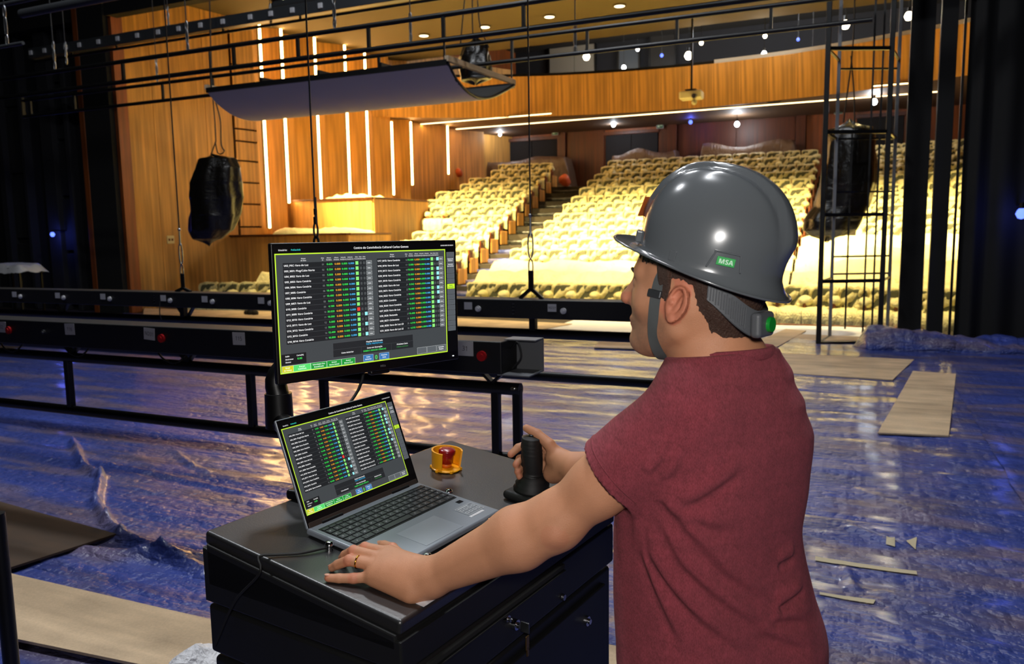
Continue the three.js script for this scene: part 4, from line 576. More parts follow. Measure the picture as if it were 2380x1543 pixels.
// ================================================================ CONSOLE AND WHAT STANDS ON IT
const CN = V(-0.695, 0, -1.073), CPHI = rad(81.305), CW = 0.83, CD = 0.524, CF = 1.0, CB = 0.059, SLOPE = Math.atan2(CB, CD);
const cu = V(Math.cos(CPHI), 0, -Math.sin(CPHI)), cv = V(-Math.sin(CPHI), 0, -Math.cos(CPHI));
const cs = cv.clone().multiplyScalar(Math.cos(SLOPE)).add(V(0, Math.sin(SLOPE), 0)), cn = cu.clone().cross(cs);
const top = (a, b, h = 0) => V(CN.x, CF, CN.z).addScaledVector(cu, a).addScaledVector(cs, b).addScaledVector(cn, h); // point on the sloped top
const onTop = (x, y, h = 0) => { const r = ray(x, y), o = top(0, 0, h); return r.multiplyScalar(o.clone().sub(EYE).dot(cn) / r.dot(cn)).add(EYE); };
const topFrame = (g, a, b, h) => basis(g, top(a, b, h), cu, cn, cs.clone().negate()); // local x along the front, y up from the top, z towards the operator
{
  const o = thing('control_console', 'black metal control console with sloped top, drawer and cabinet door', 'console', CN); o.rotation.y = CPHI;
  const slab = bx(CW, 0.03, CD / Math.cos(SLOPE), 0, -0.015, 0, 0.008, 2); slab.rotateX(SLOPE); slab.translate(CW / 2, CF + CB / 2, -CD / 2); mesh('top_slab', slab, M.consolePaint, o);
  const wz = (pts) => { const s = new THREE.Shape(pts.map(([z, y]) => new THREE.Vector2(-z, y))), g = new THREE.ExtrudeGeometry(s, { depth: CW + 0.004, bevelEnabled: true, bevelSize: 0.004, bevelThickness: 0.004, bevelSegments: 2 }); g.rotateY(Math.PI / 2); g.translate(-0.002, 0, 0); return boxUV(g); };
  mesh('desk_housing', wz([[0.0, 0.914], [0.0, 0.962], [-0.524, 1.021], [-0.524, 0.914]]), M.consoleBody, o);
  mesh('slab_gasket', wz([[-0.012, 0.95], [-0.012, 0.972], [-0.51, 1.03], [-0.51, 0.95]]), M.rubber, o);
  const dr = new THREE.Group(); 
  const drawer = mesh('drawer', bx(CW + 0.01, 0.104, CD, CW / 2, 0.852, -CD / 2 + 0.003, 0.008, 2), M.consoleBody, o);
  mesh('pull_recess', bx(0.5, 0.012, 0.012, 0.31, 0.892, 0.0045, 0.003), M.blackMatte, drawer); mesh('pull_lip', bx(0.5, 0.005, 0.014, 0.31, 0.881, 0.006, 0.002), M.consoleBody, drawer);
  const lock = (p, x, y, r, key) => { mesh('lock', [cyl(V(x, y, 0.002), V(x, y, 0.014), r, r * 0.92, 18), cyl(V(x, y, 0.012), V(x, y, 0.02), r * 0.55, r * 0.5, 14)], M.chrome, p); if (key) { mesh('key', [bx(0.004, 0.024, 0.022, x, y, 0.032, 0.002), bx(0.003, 0.008, 0.02, x, y, 0.018)], M.steel, p); mesh('spare_key', [bx(0.012, 0.03, 0.003, x + 0.012, y - 0.04, 0.03, 0.001), bx(0.006, 0.02, 0.003, x + 0.013, y - 0.06, 0.03)], M.brass, p); } };
  lock(drawer, 0.346, 0.844, 0.012, true); lock(drawer, 0.313, 0.871, 0.009, false);
  for (const [x, y] of [[0.066, 0.885], [0.557, 0.816]]) mesh('screw', cyl(V(x, y, 0.004), V(x, y, 0.01), 0.008, 0.007, 14), M.steel, drawer);
  mesh('cabinet_body', bx(CW, 0.70, CD - 0.01, CW / 2, 0.44, -CD / 2, 0.01, 2), M.consoleBody, o);
  const door = mesh('cabinet_door', bx(0.70, 0.62, 0.014, 0.43, 0.452, 0.0, 0.004), M.consoleBody, o); lock(door, 0.668, 0.71, 0.013, false);
  mesh('plinth', bx(CW - 0.06, 0.05, CD - 0.06, CW / 2, 0.075, -CD / 2, 0.01), M.blackMetal, o);
  for (const [x, z] of [[0.07, -0.07], [CW - 0.07, -0.07], [0.07, -CD + 0.07], [CW - 0.07, -CD + 0.07]]) mesh('caster', [cyl(V(x - 0.012, 0.048, z), V(x + 0.012, 0.048, z), 0.03, 0.03, 14)], M.rubber, o);
  // bolts that keep the laptop in place (on the top slab)
  for (const [a, b] of [[0.108, 0.281], [0.493, 0.274], [0.20, 0.103], [0.42, 0.103]]) { const g = merge([cyl(V(0, 0, 0), V(0, 0.012, 0), 0.005, 0.005, 10), lathe([[0, 0.018], [0.006, 0.017], [0.009, 0.012], [0.009, 0.009], [0, 0.009]], 14)]); const m = mesh('stop_bolt', g, M.chrome, o); const p = o.worldToLocal(top(a, b, 0.0)); m.position.copy(p); m.rotation.x = SLOPE; }
}
// ---------------------------------------------------------------- screens
function uiCanvas(W, H) {
  const c = document.createElement('canvas'); c.width = W; c.height = H; const k = c.getContext('2d'); const X = (f) => f * W, Y = (f) => f * H;
  k.fillStyle = '#050506'; k.fillRect(0, 0, W, H);
  const txt = (s, x, y, size, col, al = 'left', bold = true) => { k.font = (bold ? 'bold ' : '') + Math.round(size * H) + 'px sans-serif'; k.fillStyle = col; k.textAlign = al; k.fillText(s, X(x), Y(y)); };
  const box = (x, y, w, h, col, line) => { k.fillStyle = col; k.fillRect(X(x), Y(y), X(w), Y(h)); if (line) { k.strokeStyle = line; k.lineWidth = H * 0.002; k.strokeRect(X(x), Y(y), X(w), Y(h)); } };
  txt('Usu\u00e1rio:', 0.022, 0.042, 0.019, '#e8e8e8'); txt('Pollachi5', 0.082, 0.042, 0.019, '#38d8d0'); txt('Centro de Conviv\u00eancia Cultural Carlos Gomes', 0.555, 0.040, 0.025, '#f4f4f4', 'center'); txt('23/05/2025 09:38:01', 0.99, 0.034, 0.016, '#e8e8e8', 'right');
  box(0.004, 0.062, 0.932, 0.932, '#43474a'); k.strokeStyle = '#c6f23a'; k.lineWidth = H * 0.010; k.strokeRect(X(0.006), Y(0.066), X(0.928), Y(0.926));
  const names = ['U02_PRC: Vara de Luz', 'U03_M01: Plug/Cabo Norte', 'U04_M02: Vara de Luz', 'U05_M03: Vara Cen\u00e1rio', 'U06_M04: Vara Cen\u00e1rio', 'U07_M05: Cen\u00e1rio', 'U08_M06: Vara Cen\u00e1rio', 'U09_M07: Vara de Luz', 'U10_M08: Cen\u00e1rio', 'U11_M09: Vara Cen\u00e1rio', 'U12_M10: Vara Cen\u00e1rio', 'U13_M11: Vara de Luz', 'U14_M12: Vara Cen\u00e1rio', 'U15_M13: Cen\u00e1rio', 'U16_M14: Vara Cen\u00e1rio', 'U17_M15: Vara Cen\u00e1rio', 'U18_M16: Vara de Luz', 'U19_M17: Vara Cen\u00e1rio', 'U20_M18: Vara Cen\u00e1rio', 'U21_M19: Vara Cen\u00e1rio', 'U22_M20: Vara de Luz', 'U23_M21: Vara Cen\u00e1rio', 'U24_M22: Vara Cen\u00e1rio', 'U25_M23: Cen\u00e1rio', 'U26_M24: Vara Cen\u00e1rio', 'U27_M25: Vara de Luz', 'U28_M26: Rotunda', 'U29_M27: Ciclorama', 'U30_M28: Vara de Luz LD', 'U31_M29: Vara de Luz LE'];
  const vals = ['0.625', '0.324', '5.000', '4.100', '10.000', '10.400', '10.400', '0.013', '4.100', '30.028', '10.000', '5.000', '10.000', '15.400', '10.000', '10.000', '5.000', '10.000', '10.000', '10.000', '0.542', '10.000', '10.000', '6.607', '10.000', '0.507', '10.400', '0.814', '4.510', '4.510'];
  const cyan = [10, 12, 14, 15, 17, 18, 19, 21, 22, 24];
  for (const t of [0, 1]) {
    const x0 = t ? 0.525 : 0.04, w = t ? 0.395 : 0.455, f = (q) => x0 + q * w, y0 = t ? 0.125 : 0.135, dy = 0.0425;
    txt('Nome', f(0.22), y0 - 0.026, 0.014, '#e0e0e0', 'center'); txt('do Eixo', f(0.22), y0 - 0.010, 0.014, '#e0e0e0', 'center');
    [['Eixo', 0.43], ['Altura', 0.50], ['Altura', 0.585], ['Velocid.', 0.665], ['Velocid.', 0.745], ['Eixo', 0.82], ['Eixo', 0.865], ['Eixo', 0.91]].forEach(([s, q], i) => { txt(s, f(q), y0 - 0.026, 0.013, '#e0e0e0', 'center'); txt(['ID', 'Real[m]', 'Dest[m]', 'Real[m/s]', 'Dest[m/s]', 'Pronto', 'Falha', 'Selec'][i], f(q), y0 - 0.010, 0.013, '#e0e0e0', 'center'); });
    for (let r = 0; r < 15; r++) {
      const y = y0 + r * dy, n = t * 15 + r; box(x0, y, w, dy * 0.94, '#222427'); const b = y + dy * 0.66;
      txt(names[n], f(0.01), b, 0.021, '#ffffff'); txt(String(n + 1).padStart(2, '0'), f(0.445), b, 0.018, '#9aa0a0', 'right', false); txt(vals[n], f(0.54), b, 0.022, '#3df05a', 'right'); txt('0.000', f(0.63), b, 0.022, '#ffb02a', 'right'); txt('0.000', f(0.71), b, 0.022, '#3df05a', 'right'); txt('0.000', f(0.79), b, 0.022, '#4fc4ff', 'right');
      box(f(0.805), y + dy * 0.12, 0.016, dy * 0.68, n === 9 ? '#ff4238' : '#8ff07c'); box(f(0.855), y + dy * 0.2, 0.012, dy * 0.55, '#4a4e50'); const cy = cyan.includes(n); box(f(0.895), y + dy * (cy ? 0.12 : 0.2), cy ? 0.015 : 0.012, dy * (cy ? 0.68 : 0.55), cy ? '#9ff4f8' : '#4a4e50'); box(f(0.935), y + dy * 0.08, w * 0.065, dy * 0.76, '#6b7073', '#c8cccc'); txt('Sobe', f(0.967), y + dy * 0.6, 0.013, '#ffffff', 'center');
    }
  }
  for (let i = 0; i < 15; i++) { const y = 0.09 + i * 0.048; box(0.945, y, 0.048, 0.042, i === 6 ? '#cdf23a' : '#565b60', i === 6 ? '#cdf23a' : '#7a8086'); if (i === 6) { txt('Modo', 0.969, y + 0.018, 0.014, '#2c8c1c', 'center'); txt('Execu\u00e7\u00e3o', 0.969, y + 0.034, 0.014, '#2c8c1c', 'center'); } if (i === 1) { txt('Status do', 0.969, y + 0.018, 0.014, '#fff', 'center'); txt('Sistema', 0.969, y + 0.034, 0.014, '#fff', 'center'); } if (i === 2) { txt('Controle', 0.969, y + 0.018, 0.014, '#fff', 'center'); txt('da Cortina', 0.969, y + 0.034, 0.014, '#fff', 'center'); } }
  box(0.27, 0.80, 0.45, 0.115, '#26282b'); k.strokeStyle = '#4a4d50'; k.lineWidth = 2; k.strokeRect(X(0.27), Y(0.80), X(0.45), Y(0.055)); k.strokeRect(X(0.42), Y(0.855), X(0.17), Y(0.06));
  txt('Playlist Selecionada', 0.495, 0.824, 0.017, '#fff', 'center'); txt('TESTE PREFEITURA', 0.495, 0.845, 0.019, '#38b8f0', 'center'); txt('Cena em Execu\u00e7\u00e3o', 0.495, 0.877, 0.017, '#fff', 'center'); txt('SUBIR E DESCER C\u00caNICAS', 0.495, 0.902, 0.019, '#3df05a', 'center'); txt('Cena Anterior', 0.345, 0.893, 0.017, '#fff', 'center'); txt('Pr\u00f3xima Cena', 0.655, 0.877, 0.017, '#fff', 'center'); txt('CONCHA AC\u00daSTICA', 0.655, 0.899, 0.014, '#3db84a', 'center', false);
  box(0.43, 0.93, 0.055, 0.054, '#3a78b8', '#cfe0f0'); txt('Cena', 0.457, 0.953, 0.016, '#fff', 'center'); txt('Anterior', 0.457, 0.972, 0.016, '#fff', 'center'); txt('0', 0.502, 0.976, 0.048, '#4fe060', 'center'); box(0.52, 0.93, 0.055, 0.054, '#3a78b8', '#cfe0f0'); txt('Pr\u00f3xima', 0.547, 0.953, 0.016, '#fff', 'center'); txt('Cena', 0.547, 0.972, 0.016, '#fff', 'center');
  for (const [i, s] of [[0, ''], [1, ''], [2, 'Cancelar']]) { box(0.745 + i * 0.061, 0.925, 0.058, 0.055, '#5d6266', '#c8cccc'); if (s) { txt(s, 0.774 + i * 0.061, 0.948, 0.015, '#fff', 'center'); txt('Playlist', 0.774 + i * 0.061, 0.967, 0.015, '#fff', 'center'); } }
  box(0.012, 0.845, 0.12, 0.085, '#1c1e20'); txt('Subir', 0.03, 0.868, 0.015, '#fff'); txt('Destravar', 0.03, 0.892, 0.015, '#fff'); txt('Descer', 0.03, 0.915, 0.015, '#fff'); txt('Carta[%]', 0.085, 0.868, 0.015, '#fff'); txt('0.00', 0.088, 0.896, 0.022, '#3df05a');
  const bt = [['Reset', 'de Falhas', '#d8d428', 0.012, 0.055], ['Energia', 'Habilitada', '#58e070', 0.067, 0.085], ['Velocidade Fina', 'Desabilitada', '#1f9a3a', 0.153, 0.08], ['Gravar', 'Marca Inicial', '#1f9a3a', 0.235, 0.075], ['Gravar', 'Marca Final', '#1f9a3a', 0.312, 0.072]];
  for (const [a, b, col, x, w] of bt) { box(x, 0.938, w, 0.05, col, '#e8ffe8'); txt(a, x + w / 2, 0.959, 0.015, '#f4fff4', 'center'); txt(b, x + w / 2, 0.978, 0.015, '#f4fff4', 'center'); }
  return c;
}
const uiTex = new THREE.CanvasTexture(uiCanvas(2048, 1152)); uiTex.colorSpace = THREE.SRGBColorSpace; uiTex.anisotropy = 8;
const screenMat = (k) => { const m = std({ color: 0x050505, roughness: 0.35, emissiveMap: uiTex, emissive: 0xffffff }); m.emissiveIntensity = k; return m; };
{ // monitor on its arm
  const TL = atD(628, 563, 1.77), TR = atD(1060, 559, 2.12), w = TR.clone().sub(TL).setY(0), MW = w.length(), MH = 0.327; w.normalize();
  const z = w.clone().cross(V(0, 1, 0)), c = TL.clone().add(TR).multiplyScalar(0.5); c.y -= MH;
  const o = thing('monitor', 'wide computer monitor showing a hoist control table, on an arm', 'monitor', c); o.rotation.y = Math.atan2(-w.z, w.x);
  mesh('bezel', bx(MW, MH, 0.016, 0, MH / 2, -0.008, 0.004, 2), M.bezel, o);
  const d = mesh('display', new THREE.PlaneGeometry(MW - 0.012, MH - 0.03), screenMat(1.05), o); d.position.set(0, MH / 2 + 0.009, 0.0012); d.userData.label = 'lit display with green, amber and blue figures';
  mesh('back_shell', bx(MW * 0.8, MH * 0.62, 0.045, 0, MH / 2, -0.034, 0.02, 2), M.bezel, o); mesh('cable_tidy', bx(0.06, 0.014, 0.02, 0.02, -0.005, -0.02, 0.006), M.bezel, o);
  { const lc = document.createElement('canvas'); lc.width = 128; lc.height = 48; const k = lc.getContext('2d'); k.fillStyle = '#08080a'; k.fillRect(0, 0, 128, 48); k.font = 'bold 34px sans-serif'; k.fillStyle = '#8d9094'; k.textAlign = 'center'; k.fillText('DELL', 64, 36); const t = new THREE.CanvasTexture(lc); t.colorSpace = THREE.SRGBColorSpace; const m = mesh('brand_mark', new THREE.PlaneGeometry(0.026, 0.0095), std({ map: t, roughness: 0.4 }), o); m.position.set(0.02, 0.012, 0.0012); }
  mesh('power_light', bx(0.004, 0.002, 0.002, MW / 2 - 0.02, 0.012, 0.001), glow(0.9, 0.95, 1, 2), o);
  rectLight('monitor_glow', new THREE.Color().setRGB(0.75, 1, 0.7), 0.5, MW * 0.9, MH * 0.85, c.clone().add(V(0, MH / 2, 0)).addScaledVector(z, 0.02), c.clone().add(V(0, MH / 2, 0)).addScaledVector(z, 1));
  // arm: clamp on the console's rear edge, column, elbow, bracket
  const a = thing('swivel_mount', 'black jointed monitor mount clamped to the rear of the console', 'monitor mount', V(CN.x, 0, CN.z).addScaledVector(cu, 0.27).addScaledVector(cv, CD - 0.03).setY(CF + CB - 0.002)); const A = a.position, L = (p) => p.clone().sub(A);
  const back = c.clone().add(V(0, MH / 2, 0)).addScaledVector(z, -0.06), e1 = atD(648, 940, 2.02), ct = V(0, 0.10, 0);
  mesh('clamp', bx(0.09, 0.025, 0.09, 0, 0.012, 0, 0.008), M.bezel, a); mesh('column', cyl(V(0, 0.02, 0), ct, 0.024, 0.024, 18), M.bezel, a); mesh('lower_arm', tube([ct, L(e1).lerp(ct, 0.5).add(V(0, -0.01, 0)), L(e1).add(V(0, -0.045, 0))], 0.026, 16, 12), M.bezel, a);
  mesh('elbow', cyl(L(e1).add(V(0, -0.06, 0)), L(e1).add(V(0, 0.03, 0)), 0.036, 0.034, 22), M.bezel, a); mesh('upper_arm', tube([L(e1).add(V(0, 0.02, 0)), L(e1).add(V(-0.01, 0.07, -0.01)), L(back).addScaledVector(z, -0.06).add(V(0, -0.03, 0)), L(back).addScaledVector(z, -0.02)], 0.028, 24, 12), M.bezel, a);
  const vb = bx(0.11, 0.11, 0.012, 0, 0, 0, 0.003); basis(vb, L(back), w, V(0, 1, 0), z); mesh('mount_plate', vb, M.bezel, a);
  mesh('cable', tube([L(back), L(c).addScaledVector(z, -0.07).add(V(0, -0.03, 0)), V(0.03, 0.12, 0.02), V(0.03, 0.03, -0.02)], 0.004, 24, 6), M.rubber, a);
}
{ // laptop
  const a0 = 0.119, a1 = 0.477, b0 = 0.115, b1 = 0.36, w = a1 - a0, d = b1 - b0, base = top((a0 + a1) / 2, (b0 + b1) / 2, 0.003);
  const o = thing('laptop', 'open silver laptop showing the same control table', 'laptop', base); o.quaternion.setFromRotationMatrix(new THREE.Matrix4().makeBasis(cu, cn, cs.clone().negate()));
  mesh('base_shell', bx(w, 0.014, d, 0, 0.007, 0, 0.005, 2), M.laptopMetal, o); mesh('underside', bx(w * 0.96, 0.006, d * 0.95, 0, -0.001, 0, 0.003), M.laptopDark, o);
  const kb = mesh('keyboard', bx(w * 0.93, 0.0012, 0.108, 0, 0.0142, -0.046, 0.0005), M.laptopDark, o);
  { const keyG = {}, kg = (kw, kh) => keyG[kw + '_' + kh] ??= bx(kw, 0.0016, kh, 0, 0, 0, 0.0007); const legC = document.createElement('canvas'); legC.width = 64; legC.height = 64; const k = legC.getContext('2d'); k.fillStyle = '#3a3d42'; k.fillRect(0, 0, 64, 64); k.fillStyle = '#c9ccd2'; k.font = '26px sans-serif'; k.textAlign = 'center'; const lt = (s) => { const c = document.createElement('canvas'); c.width = 48; c.height = 48; const q = c.getContext('2d'); q.fillStyle = '#3c3f45'; q.fillRect(0, 0, 48, 48); q.fillStyle = '#d4d6da'; q.font = '26px sans-serif'; q.textAlign = 'center'; q.fillText(s, 24, 34); const t = new THREE.CanvasTexture(c); t.colorSpace = THREE.SRGBColorSpace; return std({ map: t, roughness: 0.5 }); };
    const pool = ['Q', 'A', 'E', '7', 'P', 'M', '+', 'F'].map(lt), rowsK = [[17, 0.010], [17, 0.0165], [17, 0.0165], [16, 0.0165], [15, 0.0165], [11, 0.0165]], rnd = prng(3); let zz = -0.046 - 0.054 + 0.006; const totalW = w * 0.925;
    const planeG = new THREE.PlaneGeometry(0.009, 0.009); planeG.rotateX(-Math.PI / 2);
    rowsK.forEach(([n, kh], r) => { const cell = totalW / n; for (let i = 0; i < n; i++) { if (r === 5 && (i === 4 || i === 5)) continue; const wide = r === 5 && i === 3, cw = wide ? cell * 3 : cell, x = -totalW / 2 + cell * (i + (wide ? 1.5 : 0.5)); const m = mesh('key', kg(Math.round((cw - 0.0024) * 1e4) / 1e4, kh - 0.002), M.keyCap, kb); m.position.set(x, 0.0158, zz + kh / 2); if (!wide && r > 0) { const q = mesh('key_legend', planeG, pool[Math.floor(rnd() * 8)], kb); q.position.set(x - 0.002, 0.01675, zz + kh / 2); } } zz += kh + 0.0012; }); }
  mesh('touchpad', bx(0.125, 0.0008, 0.08, -0.012, 0.0142, 0.072, 0.0003), M.padGlass, o);
  { const c = document.createElement('canvas'); c.width = 128; c.height = 96; const k = c.getContext('2d'); k.fillStyle = '#6f757d'; k.fillRect(0, 0, 128, 96); k.strokeStyle = '#c4c8ce'; k.lineWidth = 3; k.strokeRect(3, 3, 122, 90); for (let i = 0; i < 4; i++) for (let j = 0; j < 2; j++) { k.strokeRect(12 + i * 29, 26 + j * 34, 16, 16); } k.fillStyle = '#c4c8ce'; k.fillRect(12, 10, 80, 6); const t = new THREE.CanvasTexture(c); t.colorSpace = THREE.SRGBColorSpace; const m = mesh('sticker', new THREE.PlaneGeometry(0.062, 0.042), std({ map: t, roughness: 0.45 }), o); m.rotation.x = -Math.PI / 2; m.position.set(0.135, 0.0146, 0.068); mesh('white_label', bx(0.05, 0.0006, 0.007, 0.125, 0.0144, 0.095), M.whiteFilm, o); mesh('metal_badge', bx(0.018, 0.0006, 0.012, 0.15, 0.0144, 0.028), M.chrome, o); }
  const th = rad(117), lid = new THREE.Group(); lid.name = 'lid'; lid.position.set(0, 0.012, -d / 2 + 0.006); lid.rotation.x = -(th - Math.PI / 2); o.add(lid);
  mesh('lid_shell', bx(w, 0.235, 0.007, 0, 0.118, -0.0035, 0.003, 2), M.laptopMetal, lid); mesh('lid_bezel', bx(w - 0.004, 0.231, 0.001, 0, 0.118, 0.0003), M.bezel, lid);
  const disp = mesh('display', new THREE.PlaneGeometry(w - 0.012, 0.200), screenMat(1.0), lid); disp.position.set(0, 0.127, 0.0012);
  for (const s of [-1, 1]) mesh('hinge', cyl(V(s * 0.11 - 0.03, 0.002, -0.002), V(s * 0.11 + 0.03, 0.002, -0.002), 0.006, 0.006, 10), M.laptopDark, lid);
  mesh('hinge_cover', bx(w * 0.98, 0.02, 0.009, 0, 0.004, -0.003, 0.003), std({ color: 0x4a413c, roughness: 0.4, metalness: 0.5 }), lid);
  const n = V(0, Math.sin(th), 0), cN = cn.clone().multiplyScalar(Math.cos(th - Math.PI / 2)).addScaledVector(cs, Math.sin(th - Math.PI / 2)), fN = cs.clone().negate().multiplyScalar(Math.cos(th - Math.PI / 2)).addScaledVector(cn, Math.sin(th - Math.PI / 2)), pc = top((a0 + a1) / 2, b1, 0.015).addScaledVector(cN, 0.125).addScaledVector(fN, 0.012);
  const rl = rectLight('laptop_glow', new THREE.Color().setRGB(0.75, 1, 0.7), 0.35, w * 0.9, 0.19, pc, pc.clone().add(fN)); 
  const cb = thing('power_cable', 'thin black cable trailing off the console side', 'cable', top(0.115, 0.3, 0.004)); const cp = [onTop(760, 1272, 0.006), onTop(700, 1285, 0.005), onTop(640, 1289, 0.005), onTop(600, 1294, 0.006), top(-0.02, 0.33, -0.01), top(-0.022, 0.40, -0.10), top(-0.022, 0.46, -0.22)]; mesh('cord', tube(cp.map((p) => p.sub(cb.position)), 0.0028, 40, 7), M.rubber, cb); mesh('plug', bx(0.014, 0.006, 0.008, 0.01, 0.004, 0, 0.002), M.rubber, cb);
  { const g = bx(0.075, 0.0006, 0.05); topFrame(g, 0.10, 0.026, 0.0008); tag(mesh('paper_sheet', g, M.whiteFilm), 'small white paper lying at the front edge of the console', 'paper'); }
}
{ // emergency stop
  const p = top(0.632, 0.389, 0), o = thing('emergency_stop', 'red mushroom emergency stop button in a yellow shroud', 'button', p); o.quaternion.setFromRotationMatrix(new THREE.Matrix4().makeBasis(cu, cn, cs.clone().negate()));
  const R = 0.0375, h = 0.052, arc = [];
  // shroud: a cup cut open towards the operator
  const toCam = EYE.clone().sub(p), gap = rad(104), open = Math.atan2(-toCam.dot(cs), toCam.dot(cu)) - Math.PI / 2 - rad(36); const wall = (r, flip) => grid(40, 6, (u, v) => { const t = open + Math.PI / 2 + gap / 2 + u * (Math.PI * 2 - gap), rr = r * (1 + 0.10 * v); return [Math.cos(t) * rr, 0.006 + v * (h - 0.006), Math.sin(t) * rr]; });
  const rim = grid(40, 1, (u, v) => { const t = open + Math.PI / 2 + gap / 2 + u * (Math.PI * 2 - gap), rr = (R - 0.004 + 0.004 * v) * 1.1; return [Math.cos(t) * rr, h, Math.sin(t) * rr]; });
  const ends = [0, 1].map((s) => grid(1, 6, (u, v) => { const t = open + Math.PI / 2 + gap / 2 + s * (Math.PI * 2 - gap), rr = (R - 0.004 * u) * (1 + 0.10 * v); return [Math.cos(t) * rr, 0.006 + v * (h - 0.006), Math.sin(t) * rr]; }));
  const ym = M.yellowPlastic; ym.side = THREE.DoubleSide; mesh('shroud', [wall(R), wall(R - 0.004), rim, ...ends], ym, o); mesh('base_ring', lathe([[0, 0.007], [R * 1.03, 0.007], [R * 1.03, 0.0], [0, 0]], 28), ym, o);
  for (let k = 0; k < 6; k++) { const t = k / 6 * Math.PI * 2; mesh('base_tab', bx(0.01, 0.008, 0.008, Math.cos(t) * R, 0.004, Math.sin(t) * R, 0.002), ym, o); }
  mesh('collar', lathe([[0, 0.018], [0.0145, 0.018], [0.0145, 0.006], [0, 0.006]], 20), std({ color: 0xe0701a, roughness: 0.4 }), o);
  mesh('mushroom', lathe([[0, 0.0575], [0.013, 0.057], [0.0205, 0.0545], [0.0225, 0.050], [0.0215, 0.042], [0.0180, 0.038], [0.0175, 0.018], [0, 0.018]], 28), phy({ color: 0x8f1016, roughness: 0.3, clearcoat: 0.4, clearcoatRoughness: 0.15 }), o);
}
{ // joystick
  const p = top(0.62, 0.118, 0), o = thing('joystick', 'black joystick with rubber boot gripped by the right hand', 'joystick', p); const q = new THREE.Quaternion().setFromRotationMatrix(new THREE.Matrix4().makeBasis(cu, cn, cs.clone().negate())); o.quaternion.copy(q);
  mesh('base_plate', bx(0.105, 0.022, 0.105, 0, 0.012, 0, 0.01, 2), M.rubber, o);
  mesh('boot', lathe([[0.043, 0.022], [0.046, 0.028], [0.040, 0.033], [0.042, 0.040], [0.034, 0.046], [0.035, 0.052], [0.027, 0.058], [0.026, 0.064], [0, 0.066]], 26), M.rubber, o);
  const A = V(0, 0.058, 0), B = V(-0.004, 0.158, -0.012); // grip
  const g = grid(22, 26, (u, v) => { const t = u * Math.PI * 2, c = A.clone().lerp(B, v), r = 0.0225 * (1 + 0.12 * Math.sin(v * 3.1)) * sst(0, 0.03, 1 - v) * (v < 0.05 ? 1.15 : 1) + 0.0008 * Math.sin(v * 90) * sst(0.55, 0.6, v) * (1 - sst(0.85, 0.9, v)); return [c.x + Math.cos(t) * r * 1.05, c.y, c.z + Math.sin(t) * r]; });
  mesh('grip', g, M.rubber, o); mesh('trigger_guard', [bx(0.014, 0.06, 0.016, -0.005, 0.105, -0.026, 0.005), bx(0.012, 0.018, 0.014, -0.005, 0.13, -0.03, 0.004)], M.rubber, o); mesh('thumb_button', lathe([[0, 0.004], [0.006, 0.003], [0.007, 0], [0, 0]], 12), M.greyMetal, o).position.copy(B);
}

{ // on-camera flash built as a unit on an invented tripod stand, beside and behind the camera
  const d = V(-0.75, 1.15, -2.0).sub(FLASH_AT).normalize(), b = FLASH_AT.clone().addScaledVector(d, -0.035), o = thing('flash_unit', 'on-camera flash built as a head on an invented black tripod stand', 'flash', V(b.x, 0, b.z)), h = b.y, X = V(0, 1, 0).cross(d).normalize(), Y = d.clone().cross(X);
  const g = bx(0.2, 0.14, 0.06, 0, 0, -0.03, 0.01, 2); basis(g, V(0, h, 0), X, Y, d); mesh('flash_head', g, M.rubber, o); const l = bx(0.16, 0.10, 0.01, 0, 0, 0.004, 0.004); basis(l, V(0, h, 0), X, Y, d); mesh('flash_lamp', l, glow(1, 0.97, 0.93, 3), o);
  mesh('stand_pole', cyl(V(0, 0.12, 0.04), V(0, h - 0.05, 0.04), 0.012, 0.012, 10), M.blackMetal, o); for (let k = 0; k < 3; k++) { const t = k * 2.094 + 0.5; mesh('stand_leg', cyl(V(0, 0.35, 0.04), V(Math.cos(t) * 0.35, 0.03, 0.04 + Math.sin(t) * 0.35), 0.009, 0.009, 8), M.blackMetal, o); }
}
